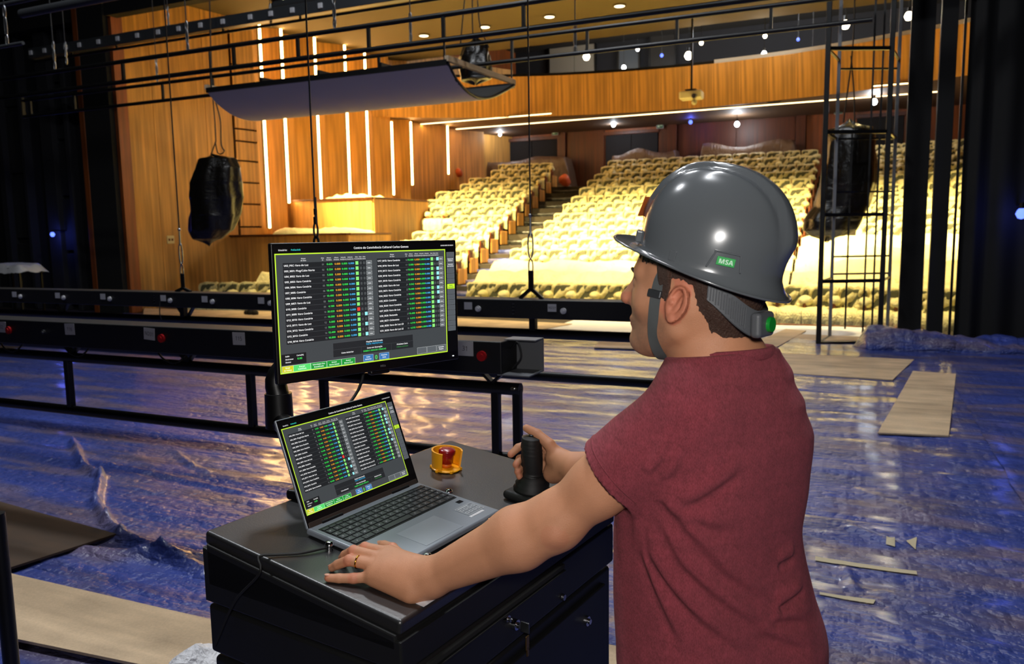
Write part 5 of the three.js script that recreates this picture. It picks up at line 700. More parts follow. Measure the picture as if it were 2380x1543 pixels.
// ================================================================ THE MAN
const smin = (a, b, k) => { const h = clamp(0.5 + 0.5 * (b - a) / k, 0, 1); return mix(b, a, h) - k * h * (1 - h); };
const smax = (a, b, k) => -smin(-a, -b, k);
const dCone = (p, a, b, ra, rb) => { const bx_ = b.x - a.x, by = b.y - a.y, bz = b.z - a.z, px = p.x - a.x, py = p.y - a.y, pz = p.z - a.z, t = clamp((px * bx_ + py * by + pz * bz) / (bx_ * bx_ + by * by + bz * bz), 0, 1); return Math.hypot(px - t * bx_, py - t * by, pz - t * bz) - (ra + (rb - ra) * t); };
function surfaceNets(fn, lo, hi, cell) {
  const nx = Math.ceil((hi.x - lo.x) / cell) + 1, ny = Math.ceil((hi.y - lo.y) / cell) + 1, nz = Math.ceil((hi.z - lo.z) / cell) + 1, F = new Float32Array(nx * ny * nz), p = V(0, 0, 0), id = (i, j, k) => (k * ny + j) * nx + i, B = 4;
  for (let k = 0; k < nz; k += B) for (let j = 0; j < ny; j += B) for (let i = 0; i < nx; i += B) {
    p.set(lo.x + (i + B / 2) * cell, lo.y + (j + B / 2) * cell, lo.z + (k + B / 2) * cell); const d = fn(p), far = Math.abs(d) > B * cell * 1.7;
    for (let c = k; c < Math.min(nz, k + B); c++) for (let b = j; b < Math.min(ny, j + B); b++) for (let a = i; a < Math.min(nx, i + B); a++) F[id(a, b, c)] = far ? d : fn(p.set(lo.x + a * cell, lo.y + b * cell, lo.z + c * cell));
  }
  const idx = new Int32Array(nx * ny * nz).fill(-1), P = [], I = [];
  for (let k = 0; k < nz - 1; k++) for (let j = 0; j < ny - 1; j++) for (let i = 0; i < nx - 1; i++) {
    let n = 0, sx = 0, sy = 0, sz = 0; const v = []; let neg = 0;
    for (let c = 0; c < 8; c++) { v[c] = F[id(i + (c & 1), j + (c >> 1 & 1), k + (c >> 2))]; if (v[c] < 0) neg++; }
    if (neg === 0 || neg === 8) continue;
    for (let e = 0; e < 12; e++) { const ax = e >> 2, o = e & 3, c0 = ax === 0 ? (o << 1) : ax === 1 ? ((o & 1) | ((o & 2) << 1)) : o, c1 = c0 | (1 << ax); if (v[c0] < 0 === v[c1] < 0) continue; const t = v[c0] / (v[c0] - v[c1]); sx += (c0 & 1) + (ax === 0 ? t : 0); sy += (c0 >> 1 & 1) + (ax === 1 ? t : 0); sz += (c0 >> 2) + (ax === 2 ? t : 0); n++; }
    idx[id(i, j, k)] = P.length / 3; P.push(lo.x + (i + sx / n) * cell, lo.y + (j + sy / n) * cell, lo.z + (k + sz / n) * cell);
  }
  for (let k = 1; k < nz - 1; k++) for (let j = 1; j < ny - 1; j++) for (let i = 1; i < nx - 1; i++) {
    const s = F[id(i, j, k)] < 0;
    const q = (a, b, c, d, flip) => { if (a < 0 || b < 0 || c < 0 || d < 0) return; if (flip) I.push(a, b, c, a, c, d); else I.push(a, c, b, a, d, c); };
    if (s !== F[id(i + 1, j, k)] < 0) q(idx[id(i, j - 1, k - 1)], idx[id(i, j, k - 1)], idx[id(i, j, k)], idx[id(i, j - 1, k)], s);
    if (s !== F[id(i, j + 1, k)] < 0) q(idx[id(i - 1, j, k - 1)], idx[id(i - 1, j, k)], idx[id(i, j, k)], idx[id(i, j, k - 1)], s);
    if (s !== F[id(i, j, k + 1)] < 0) q(idx[id(i - 1, j - 1, k)], idx[id(i, j - 1, k)], idx[id(i, j, k)], idx[id(i - 1, j, k)], s);
  }
  const g = new THREE.BufferGeometry(); g.setAttribute('position', new THREE.Float32BufferAttribute(P, 3)); g.setIndex(I);
  const N = new Float32Array(P.length), h = cell * 0.6, q = V(0, 0, 0), at = (x, y, z) => fn(q.set(x, y, z));
  for (let m = 0; m < P.length; m += 3) { const x = P[m], y = P[m + 1], z = P[m + 2]; let a = at(x + h, y, z) - at(x - h, y, z), b = at(x, y + h, z) - at(x, y - h, z), c = at(x, y, z + h) - at(x, y, z - h); const l = Math.hypot(a, b, c) || 1; N[m] = a / l; N[m + 1] = b / l; N[m + 2] = c / l; }
  g.setAttribute('normal', new THREE.BufferAttribute(N, 3)); return g;
}
const gradN = (fn, p, h = 0.002) => V(fn(V(p.x + h, p.y, p.z)) - fn(V(p.x - h, p.y, p.z)), fn(V(p.x, p.y + h, p.z)) - fn(V(p.x, p.y - h, p.z)), fn(V(p.x, p.y, p.z + h)) - fn(V(p.x, p.y, p.z - h))).normalize();
const trace = (fn, x, y) => { const r = ray(x, y); let t = 0.6; const L = r.length(), p = V(0, 0, 0); for (let i = 0; i < 160; i++) { p.copy(r).multiplyScalar(t).add(EYE); const d = fn(p); if (d < 0.0003) return p.clone(); t += 0.6 * d / L; if (t > 3.5) return null; } return p.clone(); };

// frames
const fB = V(-0.85, 0, -0.53).normalize(), lB = V(-0.53, 0, 0.85).normalize(), OB = V(-0.212, 0, -1.333);
const body = (l, y, f) => OB.clone().addScaledVector(lB, l).addScaledVector(fB, f).setY(y);
const al = rad(9), fH = V(-Math.cos(al), 0.07, -Math.sin(al)).normalize(), lH = V(-Math.sin(al), 0, Math.cos(al)), uH = lH.clone().cross(fH).negate().normalize(); if (uH.y < 0) uH.negate();
const CH = V(-0.254, 1.543, -1.308);
const hp = (f, u, l) => CH.clone().addScaledVector(fH, f).addScaledVector(uH, u).addScaledVector(lH, l);
// joints
const J = { sL: atD(1605, 958, 1.245), eL: V(-0.462, 1.166, -1.2), wL: onTop(1000, 1343, 0.036), sR: body(-0.115, 1.318, 0.085), nB: body(0.0, 1.42, -0.005), nT: hp(-0.022, -0.01, 0) };
const GR = top(0.62, 0.118, 0); // joystick foot
const grip = (h) => GR.clone().addScaledVector(cn, h).addScaledVector(cs, 0.012 * sst(0.05, 0.19, h));
J.wR = atD(1338, 1086, 1.83); J.eR = body(-0.23, 1.17, 0.28);

const ell = (q, c, r) => { const x = (q[0] - c[0]) / r[0], y = (q[1] - c[1]) / r[1], z = (q[2] - c[2]) / r[2], k = Math.hypot(x, y, z); return (k - 1) * Math.min(r[0], r[1], r[2]) * (k < 1 ? 1 : 1); };
const c3 = (q, a, b, ra, rb) => { const dx = b[0] - a[0], dy = b[1] - a[1], dz = b[2] - a[2], x = q[0] - a[0], y = q[1] - a[1], z = q[2] - a[2], t = clamp((x * dx + y * dy + z * dz) / (dx * dx + dy * dy + dz * dz), 0, 1); return Math.hypot(x - t * dx, y - t * dy, z - t * dz) - (ra + (rb - ra) * t); };
const hl3 = (p) => { const x = p.x - CH.x, y = p.y - CH.y, z = p.z - CH.z; return [x * fH.x + y * fH.y + z * fH.z, x * uH.x + y * uH.y + z * uH.z, x * lH.x + y * lH.y + z * lH.z]; };
function dHead(p) {
  const q = hl3(p), s = [q[0], q[1], Math.abs(q[2])];
  let d = ell(q, [-0.012, 0.052, 0], [0.104, 0.102, 0.079]);
  d = smin(d, ell(q, [0.042, -0.012, 0], [0.062, 0.092, 0.060]), 0.03);
  d = smin(d, c3(s, [0.005, -0.045, 0.050], [0.070, -0.082, 0.014], 0.024, 0.020), 0.025); // jaw
  d = smin(d, c3(s, [0.0, -0.01, 0.055], [0.06, -0.012, 0.046], 0.024, 0.022), 0.02); // cheek bone
  d = smin(d, c3(s, [0.088, 0.038, 0.008], [0.076, 0.040, 0.042], 0.012, 0.012), 0.014); // brow
  d = smin(d, c3(q, [0.094, 0.026, 0], [0.118, -0.010, 0], 0.009, 0.0125), 0.012); // nose
  d = smin(d, c3(s, [0.103, -0.016, 0.004], [0.100, -0.016, 0.013], 0.0085, 0.007), 0.008); // nostril wing
  d = smin(d, ell(s, [0.094, -0.043, 0.006], [0.012, 0.0055, 0.022]), 0.006); d = smin(d, ell(s, [0.092, -0.053, 0.005], [0.012, 0.006, 0.020]), 0.006); // lips
  d = smin(d, ell(q, [0.083, -0.080, 0], [0.022, 0.020, 0.026]), 0.015); // chin
  d = smax(d, -ell(s, [0.098, 0.020, 0.031], [0.014, 0.010, 0.015]), 0.010); // eye socket
  d = smin(d, ell(s, [0.081, 0.020, 0.031], [0.0135, 0.0115, 0.0135]), 0.004); // eye
  // ear
  const e = [(s[0] + 0.004) * 1.16, (s[1] + 0.002) * 1.16, (s[2] - 0.081) * 1.1], ca = Math.cos(0.28), sa = Math.sin(0.28), ex = e[0] * ca + e[1] * sa, ey = -e[0] * sa + e[1] * ca, ez = e[2] - 0.25 * -ex;
  const er = Math.hypot(ex / 0.021, ey > 0 ? ey / 0.033 : ey / 0.035); let de = Math.max((er - 1) * 0.021, Math.abs(ez) - 0.0055); de = smax(de, -((Math.hypot((ex - 0.002) / 0.0125, (ey - 0.003) / 0.0225) - 1) * 0.012 + Math.max(0, -(ez + 0.001)) * 2), 0.004);
  de = smin(de, Math.hypot(ex - 0.012, ey + 0.002, ez - 0.001) - 0.006, 0.004); de = smin(de, c3([ex, ey, ez], [-0.006, 0.012, -0.001], [0.0, -0.014, -0.001], 0.0035, 0.004), 0.004); de = smin(de, Math.hypot(ex - 0.002, ey + 0.031, ez) - 0.0085, 0.006);
  d = smin(d, de, 0.006);
  const nk = dCone(p, J.nB, J.nT, 0.066, 0.060); d = smin(d, nk, 0.03);
  return d;
}
const TT = [[0.80, 0.180, 0.125, 0.0], [0.92, 0.186, 0.132, 0.012], [1.02, 0.180, 0.135, 0.022], [1.12, 0.180, 0.130, 0.02], [1.22, 0.186, 0.128, 0.01], [1.30, 0.184, 0.120, 0.0], [1.36, 0.152, 0.105, -0.008], [1.41, 0.112, 0.085, -0.012], [1.455, 0.080, 0.066, -0.008], [1.50, 0.06, 0.055, 0]];
for (const r of TT) { r[1] *= 0.91; r[2] *= 0.96; }
const loft = (p, add) => { const x = p.x - OB.x, z = p.z - OB.z, l = x * lB.x + z * lB.z, f = x * fB.x + z * fB.z; let k = 0; while (k < TT.length - 2 && TT[k + 1][0] < p.y) k++; const A = TT[k], B = TT[k + 1], t = clamp((p.y - A[0]) / (B[0] - A[0]), 0, 1), s = t * t * (3 - 2 * t), a = mix(A[1], B[1], s) + add, b = mix(A[2], B[2], s) + add, c = mix(A[3], B[3], s); const e = Math.pow(Math.pow(Math.abs(l / a), 2.4) + Math.pow(Math.abs((f - c) / b), 2.4), 1 / 2.4); let d = (e - 1) * Math.min(a, b); return Math.max(d, p.y - 1.49, 0.80 - p.y); };
const dTorso = (p, add) => { let d = loft(p, add); d = smin(d, dCone(p, body(0.05, 1.425, -0.012), J.sL, 0.050 + add, 0.054 + add), 0.05); d = smin(d, dCone(p, body(-0.045, 1.412, -0.012), body(-0.108, 1.335, 0.055), 0.050 + add, 0.058 + add), 0.05); return d; };
const dArm = (p, s, e, w, k = 1) => { const fm = e.clone().lerp(w, 0.28); const m1 = V(mix(s.x, e.x, 0.35), mix(s.y, e.y, 0.35), mix(s.z, e.z, 0.35)), m2 = V(mix(s.x, e.x, 0.65), mix(s.y, e.y, 0.65), mix(s.z, e.z, 0.65)); let d = dCone(p, s, e, 0.050 * k, 0.044 * k); d = smin(d, dCone(p, e, fm, 0.046 * k, 0.053 * k), 0.03); d = smin(d, dCone(p, fm, w, 0.053 * k, 0.032 * k), 0.02); d = smin(d, dCone(p, m1, m2, 0.048 * k, 0.047 * k), 0.03); return d; };
const ELB = J.eL.clone().addScaledVector(EYE.clone().sub(J.eL).normalize(), 0.040).add(V(0.0, -0.022, 0)), elbowBump = (p) => p.distanceTo(ELB) - 0.013;
// left hand on the console: knuckle chains given by pixels and heights above the top
const T_ = (x, y, h) => onTop(x, y, h);
const palmL = [[J.wL, T_(880, 1328, 0.026), 0.032, 0.021], [J.wL, T_(890, 1305, 0.034), 0.031, 0.021], [J.wL, T_(905, 1290, 0.036), 0.028, 0.019], [T_(955, 1378, 0.014), T_(868, 1343, 0.017), 0.017, 0.015], [T_(962, 1360, 0.022), T_(900, 1335, 0.024), 0.027, 0.021]];
const fingL = [
  [[868, 1340, 0.018], [822, 1344, 0.012], [788, 1344, 0.009], [763, 1343, 0.008], 0.0105, 0.0075],
  [[862, 1312, 0.034], [812, 1302, 0.034], [785, 1312, 0.018], [772, 1319, 0.008], 0.0115, 0.0078],
  [[868, 1293, 0.042], [822, 1280, 0.042], [802, 1290, 0.022], [795, 1297, 0.008], 0.0115, 0.008],
  [[886, 1281, 0.042], [848, 1272, 0.040], [832, 1279, 0.022], [826, 1285, 0.008], 0.011, 0.008],
  [[940, 1300, 0.026], [912, 1275, 0.024], [893, 1268, 0.016], [882, 1266, 0.010], 0.0125, 0.009]].map((c) => [c.slice(0, 4).map((q) => T_(...q)), c[4], c[5]]);
function dHandL(p) {
  let d = 1; for (const [a, b, ra, rb] of palmL) d = smin(d, dCone(p, a, b, ra, rb), 0.016);
  for (const [c, r0, r1] of fingL) { let f = 1; for (let k = 0; k < 3; k++) f = smin(f, dCone(p, c[k], c[k + 1], mix(r0, r1, k / 3), mix(r0, r1, (k + 1) / 3)), 0.003); f = Math.min(f, p.distanceTo(c[1]) - r0 * 1.0); d = smin(d, f, 0.006); }
  return d;
}
// right hand round the joystick
const D_ = (x, y, d) => atD(x, y, d);
const gD = grip(0.11).clone().sub(EYE).dot(V(0, 0, -1).applyEuler(camera.rotation)); // depth of the grip
const palmR = [[J.wR, D_(1292, 1062, gD - 0.012), 0.030, 0.026], [J.wR, D_(1285, 1100, gD - 0.004), 0.030, 0.024], [D_(1300, 1080, gD), D_(1278, 1055, gD + 0.026), 0.024, 0.018], [D_(1300, 1095, gD), D_(1278, 1105, gD + 0.026), 0.024, 0.018]];
const fingR = [
  [[1275, 1042, gD + 0.022], [1236, 1028, gD + 0.034], [1204, 1040, gD + 0.018], [1187, 1056, gD + 0.008], 0.0115, 0.0085],
  [[1278, 1062, gD + 0.026], [1238, 1056, gD + 0.036], [1208, 1066, gD + 0.018], [1199, 1080, gD - 0.002], 0.0115, 0.0085],
  [[1278, 1082, gD + 0.026], [1240, 1080, gD + 0.035], [1210, 1086, gD + 0.018], [1203, 1096, gD - 0.002], 0.011, 0.0085],
  [[1278, 1100, gD + 0.022], [1244, 1100, gD + 0.030], [1216, 1104, gD + 0.016], [1207, 1108, gD - 0.002], 0.010, 0.0075],
  [[1305, 1070, gD - 0.02], [1276, 1032, gD - 0.016], [1248, 1008, gD - 0.004], [1224, 995, gD - 0.002], 0.0165, 0.0095]].map((c) => [c.slice(0, 4).map((q) => D_(...q)), c[4], c[5]]);
function dHandR(p) { let d = 1; for (const [a, b, ra, rb] of palmR) d = smin(d, dCone(p, a, b, ra, rb), 0.014); for (const [c, r0, r1] of fingR) { let f = 1; for (let k = 0; k < 3; k++) f = smin(f, dCone(p, c[k], c[k + 1], mix(r0, r1, k / 3), mix(r0, r1, (k + 1) / 3)), 0.003); d = smin(d, f, 0.007); } return d; }
const hipL = body(0.085, 0.86, 0.0), hipR = body(-0.085, 0.86, 0.0), kneeL = body(0.10, 0.48, 0.03), kneeR = body(-0.10, 0.48, 0.05), ankL = body(0.11, 0.11, -0.02), ankR = body(-0.11, 0.11, 0.0);
const dLeg = (p, h, k, a, add) => smin(dCone(p, h, k, 0.088 + add, 0.06 + add), dCone(p, k, a, 0.06 + add, 0.042 + add), 0.03);
const dSkin = (p) => { let d = dHead(p); d = smin(d, dTorso(p, -0.012), 0.03); d = smin(d, Math.min(dArm(p, J.sL, J.eL, J.wL), dArm(p, J.sR, J.eR, J.wR)), 0.02); d = smin(d, Math.min(dHandL(p), dHandR(p)), 0.012); d = smin(d, elbowBump(p), 0.016); d = smin(d, Math.min(dLeg(p, hipL, kneeL, ankL, 0), dLeg(p, hipR, kneeR, ankR, 0)), 0.03); return d; };
const man = thing('person', 'man in maroon T-shirt standing at the console with both hands on it', 'person', V(OB.x, 0, OB.z));
const local = (g) => g.translate(-OB.x, 0, -OB.z);
const skinMat = phy({ vertexColors: true, roughness: 0.52, sheen: 0.15, sheenRoughness: 0.5, bumpMap: rep(fineTex, 1, 1), bumpScale: 0.0004 });
{
  const boxOf = (pts, pad) => { const lo = V(9, 9, 9), hi = V(-9, -9, -9); for (const p of pts) { lo.min(p); hi.max(p); } return [lo.subScalar(pad), hi.addScalar(pad)]; };
  const parts = [];
  const headLo = V(CH.x - 0.17, 1.40, CH.z - 0.15), headHi = V(CH.x + 0.15, 1.72, CH.z + 0.15);
  parts.push(surfaceNets((p) => Math.max(smin(dHead(p), dTorso(p, -0.012), 0.03), 1.405 - p.y), headLo, headHi, 0.0036));
  const armLfn = (p) => { let d = smin(dArm(p, J.sL, J.eL, J.wL), dHandL(p), 0.014); return smin(d, elbowBump(p), 0.016); };
  { const [lo, hi] = boxOf([J.wL, ...fingL.flatMap((f) => f[0])], 0.045); const cut = J.wL.clone(); parts.push(surfaceNets(armLfn, lo, hi, 0.0028)); const [l2, h2] = boxOf([J.sL, J.eL, J.wL], 0.075); const ax = J.eL.clone().sub(J.wL).normalize(); parts.push(surfaceNets((p) => Math.max(armLfn(p), -(p.clone().sub(J.wL).dot(ax) - 0.018)), l2, h2, 0.0055)); }
  { const fn = (p) => smin(dArm(p, J.sR, J.eR, J.wR, 0.97), dHandR(p), 0.014); const [lo, hi] = boxOf([J.wR, ...fingR.flatMap((f) => f[0])], 0.045); parts.push(surfaceNets(fn, lo, hi, 0.003)); const [l2, h2] = boxOf([J.sR, J.eR, J.wR], 0.075); const ax = J.eR.clone().sub(J.wR).normalize(); parts.push(surfaceNets((p) => Math.max(fn(p), -(p.clone().sub(J.wR).dot(ax) - 0.02)), l2, h2, 0.009)); }
  parts.push(surfaceNets((p) => { let d = dTorso(p, -0.014); return smin(d, Math.min(dLeg(p, hipL, kneeL, ankL, 0), dLeg(p, hipR, kneeR, ankR, 0)), 0.03); }, V(OB.x - 0.35, 0.05, OB.z - 0.35), V(OB.x + 0.35, 1.45, OB.z + 0.35), 0.016));
  // join, with colours of the skin itself: redder knuckles, elbow, ear and lips, beard shadow
  const P = [], N = [], C = [], I = [], UV = []; let off = 0; const base = [0.56, 0.250, 0.132];
  for (const g of parts) { const p = g.attributes.position, n = g.attributes.normal; for (let i = 0; i < p.count; i++) { const v = V(p.getX(i), p.getY(i), p.getZ(i)), q = hl3(v); P.push(v.x - OB.x, v.y, v.z - OB.z); N.push(n.getX(i), n.getY(i), n.getZ(i)); UV.push((v.x + v.z) * 30, v.y * 30); let c = [...base]; const m = 0.94 + 0.12 * fbm(v.x * 60 + 5, v.y * 60 + v.z * 45, 3), red = (k) => { c = [c[0] * (1 + 0.04 * k), c[1] * (1 - 0.14 * k), c[2] * (1 - 0.10 * k)]; };
      if (q[1] > -0.14 && q[1] < 0.2 && Math.abs(q[2]) < 0.11 && Math.abs(q[0]) < 0.14) { const beard = sst(-0.015, -0.05, q[1]) * sst(-0.01, 0.03, q[0]) * sst(-0.125, -0.10, q[1]); const gr = 0.5 + 0.5 * vnoise(v.x * 900, v.y * 900 + v.z * 700); c = c.map((x, k) => mix(x, [0.16, 0.10, 0.075][k], 0.55 * beard * gr)); if (Math.abs(q[2]) > 0.076) red(1.4); if (q[0] > 0.10 && q[1] < 0) red(1.0); if (q[0] > 0.088 && q[1] < -0.035 && q[1] > -0.062 && Math.abs(q[2]) < 0.026) red(2.2); const ed = Math.hypot(q[0] - 0.0925, q[1] - 0.020, Math.abs(q[2]) - 0.031); if (ed < 0.009) c = ed < 0.0045 ? [0.02, 0.012, 0.008] : [0.6, 0.56, 0.52]; }
      for (const f of fingL) { if (v.distanceTo(f[0][1]) < 0.013 || v.distanceTo(f[0][3]) < 0.008) red(0.9); } for (const f of fingR) if (v.distanceTo(f[0][3]) < 0.009) red(0.9); if (v.distanceTo(ELB) < 0.026) red(0.4);
      C.push(c[0] * m, c[1] * m, c[2] * m); } for (const k of g.index.array) I.push(k + off); off += p.count; }
  const G_ = new THREE.BufferGeometry(); G_.setAttribute('position', new THREE.Float32BufferAttribute(P, 3)); G_.setAttribute('normal', new THREE.Float32BufferAttribute(N, 3)); G_.setAttribute('color', new THREE.Float32BufferAttribute(C, 3)); G_.setAttribute('uv', new THREE.Float32BufferAttribute(UV, 2)); G_.setIndex(I); mesh('body', G_, skinMat, man);
  // short hair over the scalp
  const HL = [[-0.2, -0.068], [-0.07, -0.062], [-0.052, -0.046], [-0.032, -0.002], [-0.024, 0.03], [0.010, 0.034], [0.014, 0.0], [0.032, -0.002], [0.040, 0.05], [0.12, 0.07]];
  const hairline = (f) => { let k = 0; while (k < HL.length - 2 && HL[k + 1][0] < f) k++; return mix(HL[k][1], HL[k + 1][1], clamp((f - HL[k][0]) / (HL[k + 1][0] - HL[k][0]), 0, 1)); };
  const dHair = (p) => { const q = hl3(p), reg = (q[1] - hairline(q[0])) * 0.6, th = 0.0004 + 0.0075 * sst(0, 0.03, reg), n = 0.0016 * (vnoise(p.x * 420 + 9, p.y * 200 + p.z * 420) - 0.3); return smax(dHead(p) - th - n, -reg + 0.009 * (vnoise(q[0] * 420, q[1] * 260 + q[2] * 300) - 0.5), 0.002); };
  const hg = surfaceNets(dHair, V(CH.x - 0.13, 1.46, CH.z - 0.11), V(CH.x + 0.14, 1.72, CH.z + 0.11), 0.0030); { const p = hg.attributes.position, uv = []; for (let i = 0; i < p.count; i++) uv.push((p.getX(i) + p.getZ(i)) * 14, p.getY(i) * 7); hg.setAttribute('uv', new THREE.Float32BufferAttribute(uv, 2)); }
  mesh('hair', local(hg), std({ color: 0x453026, roughness: 0.6, bumpMap: rep(fineTex, 2, 2), bumpScale: 0.0016 }), man);
  for (const s of [-1, 1]) mesh('eyebrow', local(tube([hp(0.103, 0.036, 0.012 * s), hp(0.100, 0.042, 0.028 * s), hp(0.086, 0.039, 0.046 * s)], 0.0032, 10, 6)), std({ color: 0x20140e, roughness: 0.8 }), man);
  // ring
  { const c = fingL[1][0], m = c[0].clone().lerp(c[1], 0.62), d = c[1].clone().sub(c[0]).normalize(), g = new THREE.TorusGeometry(0.0112, 0.0017, 8, 26); g.applyQuaternion(new THREE.Quaternion().setFromUnitVectors(V(0, 0, 1), d)); g.translate(m.x, m.y, m.z); const r = mesh('wedding_ring', local(g), M.gold, man); r.userData.label = 'gold ring'; }
  // finger nails
  for (const [c] of [...fingL.slice(0, 2), fingR[4]]) { const d = c[3].clone().sub(c[2]).normalize(), up = V(0, 1, 0).sub(d.clone().multiplyScalar(d.y)).normalize(), sd = up.clone().cross(d), g = new THREE.SphereGeometry(1, 10, 8); g.scale(0.005, 0.0012, 0.0055); basis(g, c[3].clone().addScaledVector(up, 0.0066).addScaledVector(d, 0.002), sd, up, d); mesh('finger_nail', local(g), phy({ color: 0xc98f78, roughness: 0.3, clearcoat: 0.3 }), man); }
}
{ // T-shirt
  const cuffT = 0.57, cuff = J.sL.clone().lerp(J.eL, cuffT), aL = J.eL.clone().sub(J.sL).normalize(), cuffR = J.sR.clone().lerp(J.eR, 0.7), aR = J.eR.clone().sub(J.sR).normalize();
  // folds, drawn along pixel paths of the photograph and laid on the unfolded shirt
  const wr = (p) => { let h = 0.005 * (fbm(p.x * 9 + p.z * 7 + 4, p.y * 7, 2) - 0.5); for (const s of FS) { if (p.x < s.lo.x || p.y < s.lo.y || p.z < s.lo.z || p.x > s.hi.x || p.y > s.hi.y || p.z > s.hi.z) continue; let d1 = 1, d2 = 1, tt = 0; for (let k = 0; k + 1 < s.pts.length; k++) { const a = s.pts[k], b = s.pts[k + 1], dx = b.x - a.x, dy = b.y - a.y, dz = b.z - a.z, L = dx * dx + dy * dy + dz * dz, seg = (yo) => { const x = p.x - a.x, y = p.y - a.y + yo, z = p.z - a.z, t = clamp((x * dx + y * dy + z * dz) / L, 0, 1); return [Math.hypot(x - t * dx, y - t * dy, z - t * dz), t]; }; const q = seg(0); if (q[0] < d1) { d1 = q[0]; tt = (k + q[1]) / (s.pts.length - 1); } d2 = Math.min(d2, seg(s.g)[0]); } const e = sst(0, 0.15, tt) * sst(1, 0.6, tt); h += s.a * e * (Math.exp(-(d1 * d1) / (s.w * s.w)) - 0.9 * Math.exp(-(d2 * d2) / (s.w * s.w * 0.6))); } return h; };
  const FS = [], foldPath = (px, a, w, g = 0.017) => { const pts = px.map(([x, y]) => trace((p) => dShirt0(p), x, y)).filter(Boolean); if (pts.length < 2) return; const lo = V(9, 9, 9), hi = V(-9, -9, -9); for (const p of pts) { lo.min(p); hi.max(p); } FS.push({ pts, a, w, g, lo: lo.subScalar(0.05), hi: hi.addScalar(0.05) }); };
  const flare = (p) => 0.011 + 0.034 * sst(1.15, 0.9, p.y) * sst(0.05, -0.08, (p.x - OB.x) * lB.x + (p.z - OB.z) * lB.z);
  const along = (p, c, d) => (p.x - c.x) * d.x + (p.y - c.y) * d.y + (p.z - c.z) * d.z, sEnd = J.sL.clone().addScaledVector(aL, 0.2), rEnd = J.sR.clone().addScaledVector(aR, 0.25);
  const dShirt0 = (p) => {
    let d = Math.max(dTorso(p, 0.004) - flare(p) + 0.008, 0.84 - p.y); d = Math.max(d, (p.y - 1.452) - 0.12 * along(p, J.nB, fB) * -1);
    const sl = Math.max(Math.min(dCone(p, J.sL, sEnd, 0.066, 0.062), dArm(p, J.sL, J.eL, J.wL) - 0.0165), along(p, cuff, aL)), sr = Math.max(dCone(p, J.sR, rEnd, 0.076, 0.07), along(p, cuffR, aR));
    return smin(d, Math.min(sl, sr), 0.03);
  };
  const dShirt = (p) => {
    let d = dShirt0(p); if (Math.abs(d) < 0.04) d -= wr(p);
    d = smax(d, -Math.max(dArm(p, J.sL, J.eL, J.wL) - 0.003, -along(p, cuff, aL) - 0.03), 0.002);
    return smax(d, -(dCone(p, J.nB, J.nT, 0.069, 0.069)), 0.006);
  };
  foldPath([[1535, 1150], [1553, 1171], [1617, 1245], [1686, 1319], [1760, 1368], [1834, 1393]], 0.010, 0.014);
  foldPath([[1533, 1200], [1577, 1294], [1656, 1368], [1735, 1423], [1815, 1472]], 0.010, 0.013);
  foldPath([[1495, 1205], [1508, 1274], [1548, 1339], [1617, 1418], [1686, 1472], [1785, 1531]], 0.011, 0.013);
  foldPath([[1475, 1210], [1488, 1274], [1528, 1373], [1577, 1472], [1600, 1530]], 0.009, 0.012);
  foldPath([[1557, 1158], [1617, 1150], [1686, 1105], [1731, 1067]], 0.008, 0.014); foldPath([[1560, 1170], [1640, 1205], [1720, 1225]], 0.006, 0.014);
  foldPath([[1800, 1400], [1840, 1375], [1870, 1345], [1888, 1310]], 0.010, 0.011); foldPath([[1810, 1295], [1850, 1275], [1885, 1255]], 0.008, 0.011); foldPath([[1790, 1430], [1840, 1425], [1895, 1412]], 0.007, 0.012); foldPath([[1760, 1455], [1830, 1478], [1900, 1490]], 0.007, 0.012);
  foldPath([[1500, 1100], [1538, 1057], [1553, 1010]], 0.006, 0.010); foldPath([[1540, 1115], [1575, 1075], [1590, 1030]], 0.006, 0.010);
  foldPath([[1600, 850], [1637, 889], [1661, 943], [1664, 1017], [1645, 1075], [1600, 1115], [1550, 1140]], -0.004, 0.006, 0.0);
  const g = surfaceNets(dShirt, V(OB.x - 0.36, 0.83, OB.z - 0.36), V(OB.x + 0.28, 1.49, OB.z + 0.32), 0.0062); { const p = g.attributes.position, uv = []; for (let i = 0; i < p.count; i++) { const x = p.getX(i) - OB.x, z = p.getZ(i) - OB.z; uv.push((x * lB.x * 4 + z * lB.z * 4 + (x * fB.x + z * fB.z) * 3) * 2.2, p.getY(i) * 12); } g.setAttribute('uv', new THREE.Float32BufferAttribute(uv, 2)); }
  const cloth = phy({ map: heatherTex, roughness: 0.9, sheen: 0.3, sheenRoughness: 0.6, bumpMap: rep(knitTex, 6, 6), bumpScale: 0.0006 }); cloth.sheenColor.setRGB(0.5, 0.2, 0.22);
  const shirt = mesh('t_shirt', local(g), cloth, man);
  // ribbed collar
  { const pts = []; for (let k = 0; k < 36; k++) { const t = k / 36 * Math.PI * 2, l = 0.083 * Math.cos(t), f = -0.006 + 0.078 * Math.sin(t); pts.push(body(l, 1.452 - 0.10 * f - 0.004, f)); } const c = grid(72, 8, (u, v) => { const cu_ = new THREE.CatmullRomCurve3(pts, true), p = cu_.getPoint(u % 1), o = p.clone().sub(body(0, p.y, -0.006)).normalize(), a = v * Math.PI * 2; return [p.x + o.x * 0.004 * Math.cos(a) - OB.x, p.y + 0.010 * Math.sin(a), p.z + o.z * 0.004 * Math.cos(a) - OB.z, u * 6, v]; }); mesh('collar', c, cloth, shirt); }
